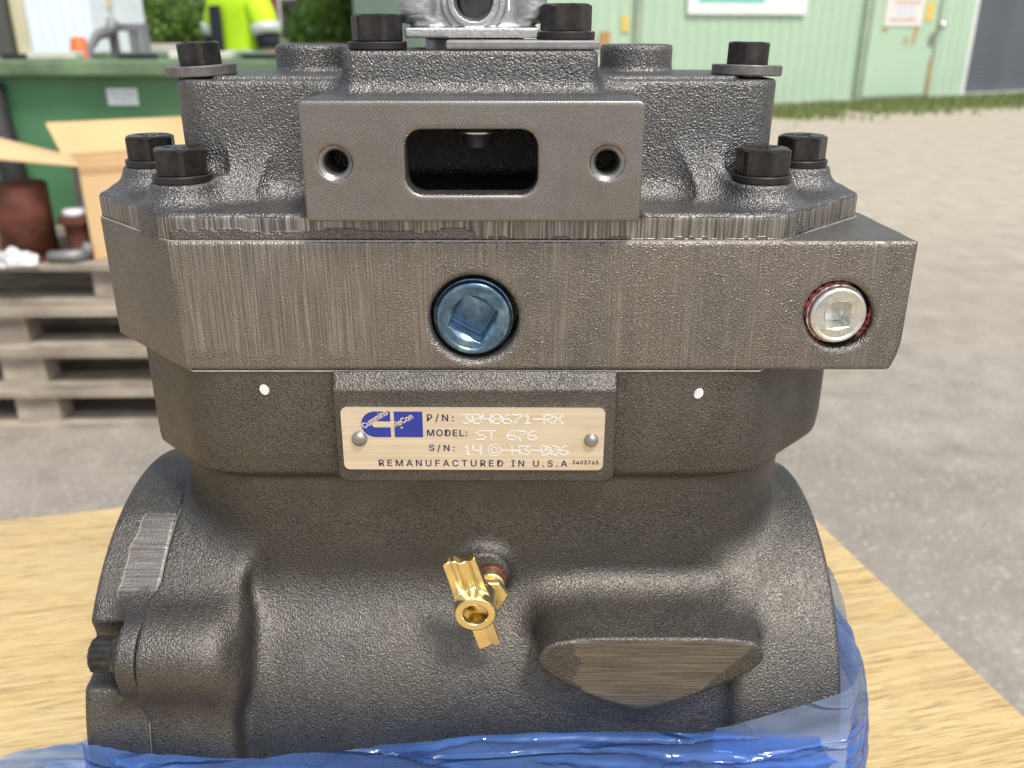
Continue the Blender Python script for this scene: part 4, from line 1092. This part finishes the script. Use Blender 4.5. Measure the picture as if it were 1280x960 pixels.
for xx, zz, ss in ((-3.17, 1.05, 0.17), (-2.84, 1.30, 0.13), (-2.66, 1.05, 0.08)): box_obj('rust_mark', (xx, 0.036, zz), (ss, 0.003, ss * 1.7), M['rust_stain'] if ss > 0.14 else M['yellow'], gb)
b_ = bmesh.new(); lathe(b_, [(0.075, 0), (0.075, 0.03), (0.05, 0.06), (0.02, 0.065)], 24, Matrix.Translation((3.53, -0.01, 1.27)) @ Matrix.Rotation(R(90), 4, 'X')); bm_obj('handle', b_, M['bright'], gb, True)
b_ = bmesh.new(); add_box(b_, Vector((3.33, -0.02, 1.02)), (0.10, 0.04, 0.11), None, 0.01); tube(b_, [(3.295, -0.02, 1.07), (3.30, -0.02, 1.14), (3.33, -0.02, 1.17), (3.36, -0.02, 1.14), (3.365, -0.02, 1.07)], [0.01] * 5, 8); bm_obj('padlock', b_, M['steel'], gb)
sg = empty('sign_frame', (0, 0, 0)); sg.parent = gb
box_obj('sign_board', (-0.65, 0.012, 1.98), (2.28, 0.02, 1.10), M['sign_white'], sg, 0.004)
box_obj('print_block', (-0.98, -0.0005, 1.66), (1.24, 0.003, 0.13), M['teal'], sg)
box_obj('print_block', (-0.98, -0.0005, 1.90), (1.24, 0.003, 0.30), M['sky_print'], sg)
box_obj('print_block', (0.05, -0.0005, 2.05), (0.55, 0.003, 0.50), M['teal'], sg)
st = empty('shutter', (0, 0, 0)); st.parent = gb
box_obj('jamb', (4.40, 0.12, 1.6), (0.07, 0.12, 3.1), M['sign_white'], st)
sl0 = None
for i in range(34):
    if sl0 is None:
        bm = bmesh.new()
        pr = [(-0.0, 0.0), (-0.022, 0.012), (-0.030, 0.045), (-0.022, 0.074), (0.0, 0.082), (0.02, 0.082), (0.02, 0.0)]
        a = [bm.verts.new((4.44, y, z)) for y, z in pr]; b = [bm.verts.new((7.9, y, z)) for y, z in pr]
        for k in range(len(pr)): bm.faces.new((a[k], a[(k + 1) % len(pr)], b[(k + 1) % len(pr)], b[k]))
        bm.faces.new(a); bm.faces.new(b[::-1]); bmesh.ops.recalc_face_normals(bm, faces=bm.faces)
        sl0 = r_ = bm_obj('slat', bm, M['shutter'], st)
    else: r_ = sl0.copy(); COL.objects.link(r_); r_.parent = st
    r_.location = (0, 0.22, 0.125 + i * 0.086)

# grass along the building, one mass of blades
gr = bmesh.new()
ux, uy = 0.907, 0.421
def grass_blade(x, y, h):
    a = random.uniform(0, 6.28); dx, dy = math.cos(a) * 0.016, math.sin(a) * 0.016; lx, ly = random.gauss(0, 0.35) * h, random.gauss(0, 0.35) * h
    gr.faces.new([gr.verts.new(p) for p in ((x - dx, y - dy, 0), (x + dx, y + dy, 0), (x + lx, y + ly, h))])
for _ in range(15000):
    s = random.uniform(-9, 9); dpt = abs(random.gauss(0, 0.75)) + 0.02
    if dpt > 2.2: continue
    x, y = 4.24 + s * ux + dpt * uy, 14.88 + s * uy - dpt * ux
    if mnoise.noise(Vector((x * 0.8, y * 0.8, 0))) + 0.55 - dpt * 0.30 < 0: continue
    grass_blade(x, y, random.uniform(0.05, 0.17))
for _ in range(9000):
    x, y = random.uniform(-16, 3), random.uniform(17.5, 26)
    grass_blade(x, y, random.uniform(0.06, 0.2))
tag(bm_obj('grass', gr, M['grass']), 'green grass growing along the foot of the building and under the trees', 'grass', None, 'stuff')

# ------------------------------------------------------------------ far side of the yard: barrier, house, trees
wl = empty('low_wall', (0, 0, 0)); tag(wl, 'long low pale concrete wall across the far side of the yard', 'wall')
for i in range(9): box_obj('wall_panel', (-13.9 + i * 1.62, 19.0 + 0.02 * (i % 2), 0.46), (1.6, 0.20, 0.92), M['barrier'], wl, 0.02)
hs = empty('red_house', (-3.7, 27.0, 0), R(-6)); tag(hs, 'red walled house with a pale grey roof among the trees', 'house')
bm = bmesh.new()
pf = [(-2.8, 0), (2.8, 0), (2.8, 1.75), (0, 3.9), (-2.8, 1.75)]
a = [bm.verts.new((x, -3, z)) for x, z in pf]; b = [bm.verts.new((x, 3, z)) for x, z in pf]
for k in range(5): bm.faces.new((a[k], a[(k + 1) % 5], b[(k + 1) % 5], b[k]))
bm.faces.new(a); bm.faces.new(b[::-1]); bmesh.ops.recalc_face_normals(bm, faces=bm.faces)
bm_obj('wall', bm, M['brick'], hs)
for s in (-1, 1): quad_slab('roof', [(0, -3.3, 4.0), (s * 3.1, -3.3, 1.62), (s * 3.1, 3.3, 1.62), (0, 3.3, 4.0)], 0.16 * s, M['roof'], hs)
for x in (-1.4, 1.2):
    wf = box_obj('window', (x, -3.02, 1.4), (1.0, 0.06, 1.1), M['sign_white'], hs); box_obj('pane', (x, -3.06, 1.4), (0.84, 0.03, 0.94), M['dark_wall'], wf)

def crown_mesh(n, size, seed, mat, leaf=0.17):
    r_ = random.Random(seed); bm = bmesh.new(); cl = []
    for _ in range(46):
        th = r_.uniform(0, 6.283); rr = r_.uniform(0.25, 1.0) ** 0.6; zz = r_.uniform(-1, 1)
        k = math.sqrt(max(0.0, 1 - zz * zz * 0.85)); cl.append((math.cos(th) * rr * k, math.sin(th) * rr * k, zz, r_.uniform(0.12, 0.30)))
    for _ in range(n):
        c = r_.choice(cl); p = Vector((c[0] + r_.gauss(0, c[3]), c[1] + r_.gauss(0, c[3]), c[2] + r_.gauss(0, c[3] * 0.7)))
        p = Vector((p.x * size[0], p.y * size[1], p.z * size[2])); q = Euler((r_.uniform(0, 6.3), r_.uniform(0, 6.3), r_.uniform(0, 6.3))).to_matrix(); l = leaf * r_.uniform(0.6, 1.3)
        bm.faces.new([bm.verts.new(p + q @ Vector(v)) for v in ((-l, 0, 0), (0, -l * 0.55, 0), (l, 0, 0), (0, l * 0.55, 0))])
    me = bpy.data.meshes.new('crown'); bm.to_mesh(me); bm.free(); me.materials.append(mat); return me
CR = [crown_mesh(6500, (2.2, 2.2, 2.3), 11, M['leaf']), crown_mesh(6500, (2.4, 2.2, 2.0), 12, M['leaf_pale']), crown_mesh(6000, (1.9, 1.9, 2.6), 13, M['leaf'], 0.2)]
def trunk_mesh(h, r, seed):
    r_ = random.Random(seed); bm = bmesh.new()
    tube(bm, [(0, 0, -0.05), (0.03, 0.02, h * 0.35), (-0.04, 0.03, h * 0.7), (0.02, 0, h)], [r * 1.3, r, r * 0.7, r * 0.35], 10)
    for k in range(6):
        a = k * 1.05 + r_.uniform(-0.3, 0.3); z = h * (0.40 + 0.09 * k); L = h * 0.38
        tube(bm, [(0, 0, z), (math.cos(a) * L * 0.5, math.sin(a) * L * 0.5, z + L * 0.35), (math.cos(a) * L, math.sin(a) * L, z + L * 0.8)], [r * 0.45, r * 0.3, r * 0.1], 6)
    me = bpy.data.meshes.new('trunk'); bm.to_mesh(me); bm.free(); me.materials.append(M['bark']); return me
TR = [trunk_mesh(4.2, 0.17, 1), trunk_mesh(3.6, 0.13, 2)]
trees = [(-13.2, 29, 1, 3.0, 'pale green loose tree nearest the white shed'), (-10.2, 25.5, 1, 3.0, 'pale loose tree seen just left of the worker in yellow'), (-9.0, 28, 2, 3.0, 'tall dense green tree behind the worker in yellow'),
         (-9.2, 34, 1, 2.6, 'pale tree far behind the worker in yellow'), (-3.2, 21.8, 0, 2.1, 'bushy bright green tree before the red house'), (-1.3, 22.0, 0, 2.2, 'green tree seen behind the bolt left of the valve'),
         (-5.6, 33, 2, 2.9, 'dark tree at the back beside the red house'), (-16.5, 30, 0, 2.8, 'large green tree behind the white shed'), (-0.8, 28, 0, 2.4, 'green tree next to the end of the green building'), (-12.2, 38, 2, 3.0, 'tall tree far behind the red house')]
for i, (x, y, k, z, lb) in enumerate(trees):
    t_ = empty('tree', (x, y, 0), i * 1.3); tag(t_, lb, 'tree', 'trees beyond the yard')
    link('trunk', TR[i % 2], t_)
    c_ = link('crown', CR[k], t_); c_.location = (0, 0, z); c_.scale = (1, 1, 1)
for i, (x, y, k, lb) in enumerate([(-8.6, 22, 0, 'low dark bush behind the wall at the worker in yellow'), (-3.6, 21.5, 0, 'low bush behind the wall near the valve')]):
    t_ = empty('bush', (x, y, 0), i * 2.1); tag(t_, lb, 'bush', 'bushes beyond the wall')
    c_ = link('foliage', CR[k], t_); c_.location = (0, 0, 0.75); c_.scale = (0.62, 0.5, 0.42)

# ------------------------------------------------------------------ worker in yellow
def skin_mesh(name, verts, edges, rad, sub=2):
    me = bpy.data.meshes.new(name); me.from_pydata(verts, edges, []); o = bpy.data.objects.new(name, me); COL.objects.link(o)
    sm = o.modifiers.new('s', 'SKIN'); sv = me.skin_vertices[0].data
    for i, r_ in enumerate(rad): sv[i].radius = r_ if isinstance(r_, tuple) else (r_, r_)
    sv[0].use_root = True
    ss = o.modifiers.new('d', 'SUBSURF'); ss.levels = sub
    ev = o.evaluated_get(bpy.context.evaluated_depsgraph_get()); m2 = bpy.data.meshes.new_from_object(ev)
    bpy.data.objects.remove(o); bpy.data.meshes.remove(me)
    for p in m2.polygons: p.use_smooth = True
    return m2
pe = empty('person', (-1.65, 5.55, 0), R(-38)); tag(pe, 'person in a yellow short sleeved hi-vis jacket with grey bands walking behind the bin', 'person')
bv = [(0, 0, 0.98), (0, 0.0, 1.12), (0, 0, 1.30), (0, 0, 1.42), (0, -0.01, 1.50), (0, -0.02, 1.57), (0, -0.03, 1.66), (0, -0.02, 1.75),
      (-0.17, 0, 1.41), (-0.24, 0.0, 1.27), (-0.265, 0.0, 1.13), (-0.26, -0.07, 1.00), (-0.25, -0.12, 0.90),
      (0.17, 0, 1.41), (0.24, 0.0, 1.27), (0.265, 0.0, 1.13), (0.26, -0.07, 1.00), (0.25, -0.12, 0.90),
      (-0.09, 0, 0.93), (-0.10, -0.03, 0.52), (-0.10, 0.02, 0.10), (-0.10, -0.10, 0.04), (0.09, 0, 0.93), (0.10, 0.06, 0.52), (0.10, 0.16, 0.10), (0.10, 0.05, 0.04)]
be = [(0, 1), (1, 2), (2, 3), (3, 4), (4, 5), (5, 6), (6, 7), (3, 8), (8, 9), (9, 10), (10, 11), (11, 12), (3, 13), (13, 14), (14, 15), (15, 16), (16, 17), (0, 18), (18, 19), (19, 20), (20, 21), (0, 22), (22, 23), (23, 24), (24, 25)]
br = [(0.15, 0.11), (0.145, 0.10), (0.165, 0.11), (0.14, 0.10), 0.062, (0.07, 0.085), (0.078, 0.10), (0.055, 0.07), 0.065, 0.052, 0.044, 0.037, 0.028, 0.065, 0.052, 0.044, 0.037, 0.028, 0.09, 0.062, 0.04, 0.04, 0.09, 0.062, 0.04, 0.04]
nv = len(bv)
for s, wi in ((-1, 12), (1, 17)):
    wx, wy, wz = bv[wi]
    bv.append((wx, wy - 0.02, wz - 0.055)); br.append((0.036, 0.02)); be.append((wi, len(bv) - 1)); pi_ = len(bv) - 1
    for k, (dy, L) in enumerate(((-0.028, 0.070), (-0.010, 0.080), (0.010, 0.074), (0.028, 0.058))):
        bv.append((wx + s * 0.004, wy - 0.03 + dy, wz - 0.075 - L * 0.5)); br.append(0.0095); be.append((pi_, len(bv) - 1))
        bv.append((wx - s * 0.010, wy - 0.035 + dy, wz - 0.075 - L)); br.append(0.008); be.append((len(bv) - 2, len(bv) - 1))
    bv.append((wx - s * 0.02, wy - 0.065, wz - 0.075)); br.append(0.011); be.append((pi_, len(bv) - 1))
    bv.append((wx - s * 0.026, wy - 0.078, wz - 0.108)); br.append(0.009); be.append((len(bv) - 2, len(bv) - 1))
body = link('body', skin_mesh('body', bv, be, br), pe, [M['skin']])
b_ = bmesh.new(); bmesh.ops.create_icosphere(b_, subdivisions=3, radius=1.0)
for v in b_.verts:
    v.co = Vector((v.co.x * 0.095, v.co.y * 0.118 - 0.012 + 0.02, v.co.z * 0.10 + 1.735))
    if v.co.y < -0.07: v.co.z = max(v.co.z, 1.755)
bm_obj('hair', b_, M['hair'], pe, True)
for s in (-1, 1):
    b_ = bmesh.new(); bmesh.ops.create_icosphere(b_, subdivisions=2, radius=0.012, matrix=Matrix.Translation((s * 0.032, -0.120, 1.675))); bm_obj('eye', b_, M['eye'], pe, True)
    b_ = bmesh.new(); bmesh.ops.create_icosphere(b_, subdivisions=2, radius=1.0)
    for v in b_.verts: v.co = Vector((v.co.x * 0.012 + s * 0.088, v.co.y * 0.022 - 0.01, v.co.z * 0.032 + 1.655))
    bm_obj('ear', b_, M['skin'], pe, True)
b_ = bmesh.new(); tube(b_, [(0, -0.115, 1.69), (0, -0.135, 1.655), (0, -0.125, 1.64)], [0.008, 0.016, 0.014], 10); bm_obj('nose', b_, M['skin'], pe, True)
b_ = bmesh.new(); add_box(b_, Vector((0, -0.116, 1.608)), (0.048, 0.014, 0.014), None, 0.005); bm_obj('mouth', b_, M['lip'], pe, True)
jv = [(0, 0, 0.96), (0, 0, 1.12), (0, 0, 1.30), (0, 0, 1.42), (0, -0.01, 1.475), (-0.17, 0, 1.42), (-0.228, 0, 1.33), (-0.252, 0, 1.25), (0.17, 0, 1.42), (0.228, 0, 1.33), (0.252, 0, 1.25)]
je = [(0, 1), (1, 2), (2, 3), (3, 4), (3, 5), (5, 6), (6, 7), (3, 8), (8, 9), (9, 10)]
jr = [(0.195, 0.15), (0.19, 0.145), (0.20, 0.145), (0.165, 0.125), 0.085, 0.09, 0.085, 0.082, 0.09, 0.085, 0.082]
link('jacket', skin_mesh('jacket', jv, je, jr), pe, [M['lime']])
def band(z0, z1, rx, ry, mat, name, c=(0, 0)):
    b = bmesh.new(); lathe(b, [(1, z0), (1.02, (z0 + z1) / 2), (1, z1)], 40, Matrix.Diagonal((rx, ry, 1, 1)), False, False)
    for v in b.verts: v.co.x += c[0]; v.co.y += c[1]
    return bm_obj(name, b, mat, pe, True)
band(1.10, 1.155, 0.187, 0.148, M['reflect'], 'reflective_band'); band(0.955, 1.01, 0.190, 0.150, M['reflect'], 'reflective_band')
for s in (-1, 1):
    b_ = bmesh.new(); tube(b_, [(s * 0.242, 0, 1.30), (s * 0.254, 0, 1.24)], [0.086, 0.086], 20); bm_obj('reflective_band', b_, M['reflect'], pe, True)
    b_ = bmesh.new(); tube(b_, [(s * 0.254, 0, 1.245), (s * 0.262, -0.003, 1.165)], [0.068, 0.062], 20); bm_obj('cuff', b_, M['navy'], pe, True)
quad_slab('front_panel', [(-0.10, -0.142, 0.98), (0.03, -0.152, 0.98), (0.03, -0.146, 1.40), (-0.09, -0.132, 1.40)], 0.012, M['navy'], pe)
tv = [(0, 0, 0.97), (-0.09, 0, 0.90), (-0.10, -0.03, 0.52), (-0.10, 0.02, 0.10), (0.09, 0, 0.90), (0.10, 0.06, 0.52), (0.10, 0.16, 0.10)]
link('trousers', skin_mesh('trousers', tv, [(0, 1), (1, 2), (2, 3), (0, 4), (4, 5), (5, 6)], [(0.185, 0.14), 0.115, 0.085, 0.075, 0.115, 0.085, 0.075]), pe, [M['navy']])
for s, y in ((-1, 0.02), (1, 0.16)):
    bo = skin_mesh('boot', [(s * 0.10, y, 0.14), (s * 0.10, y, 0.05), (s * 0.105, y - 0.15, 0.04)], [(0, 1), (1, 2)], [0.06, 0.05, 0.042]); link('boot', bo, pe, [M['black']])
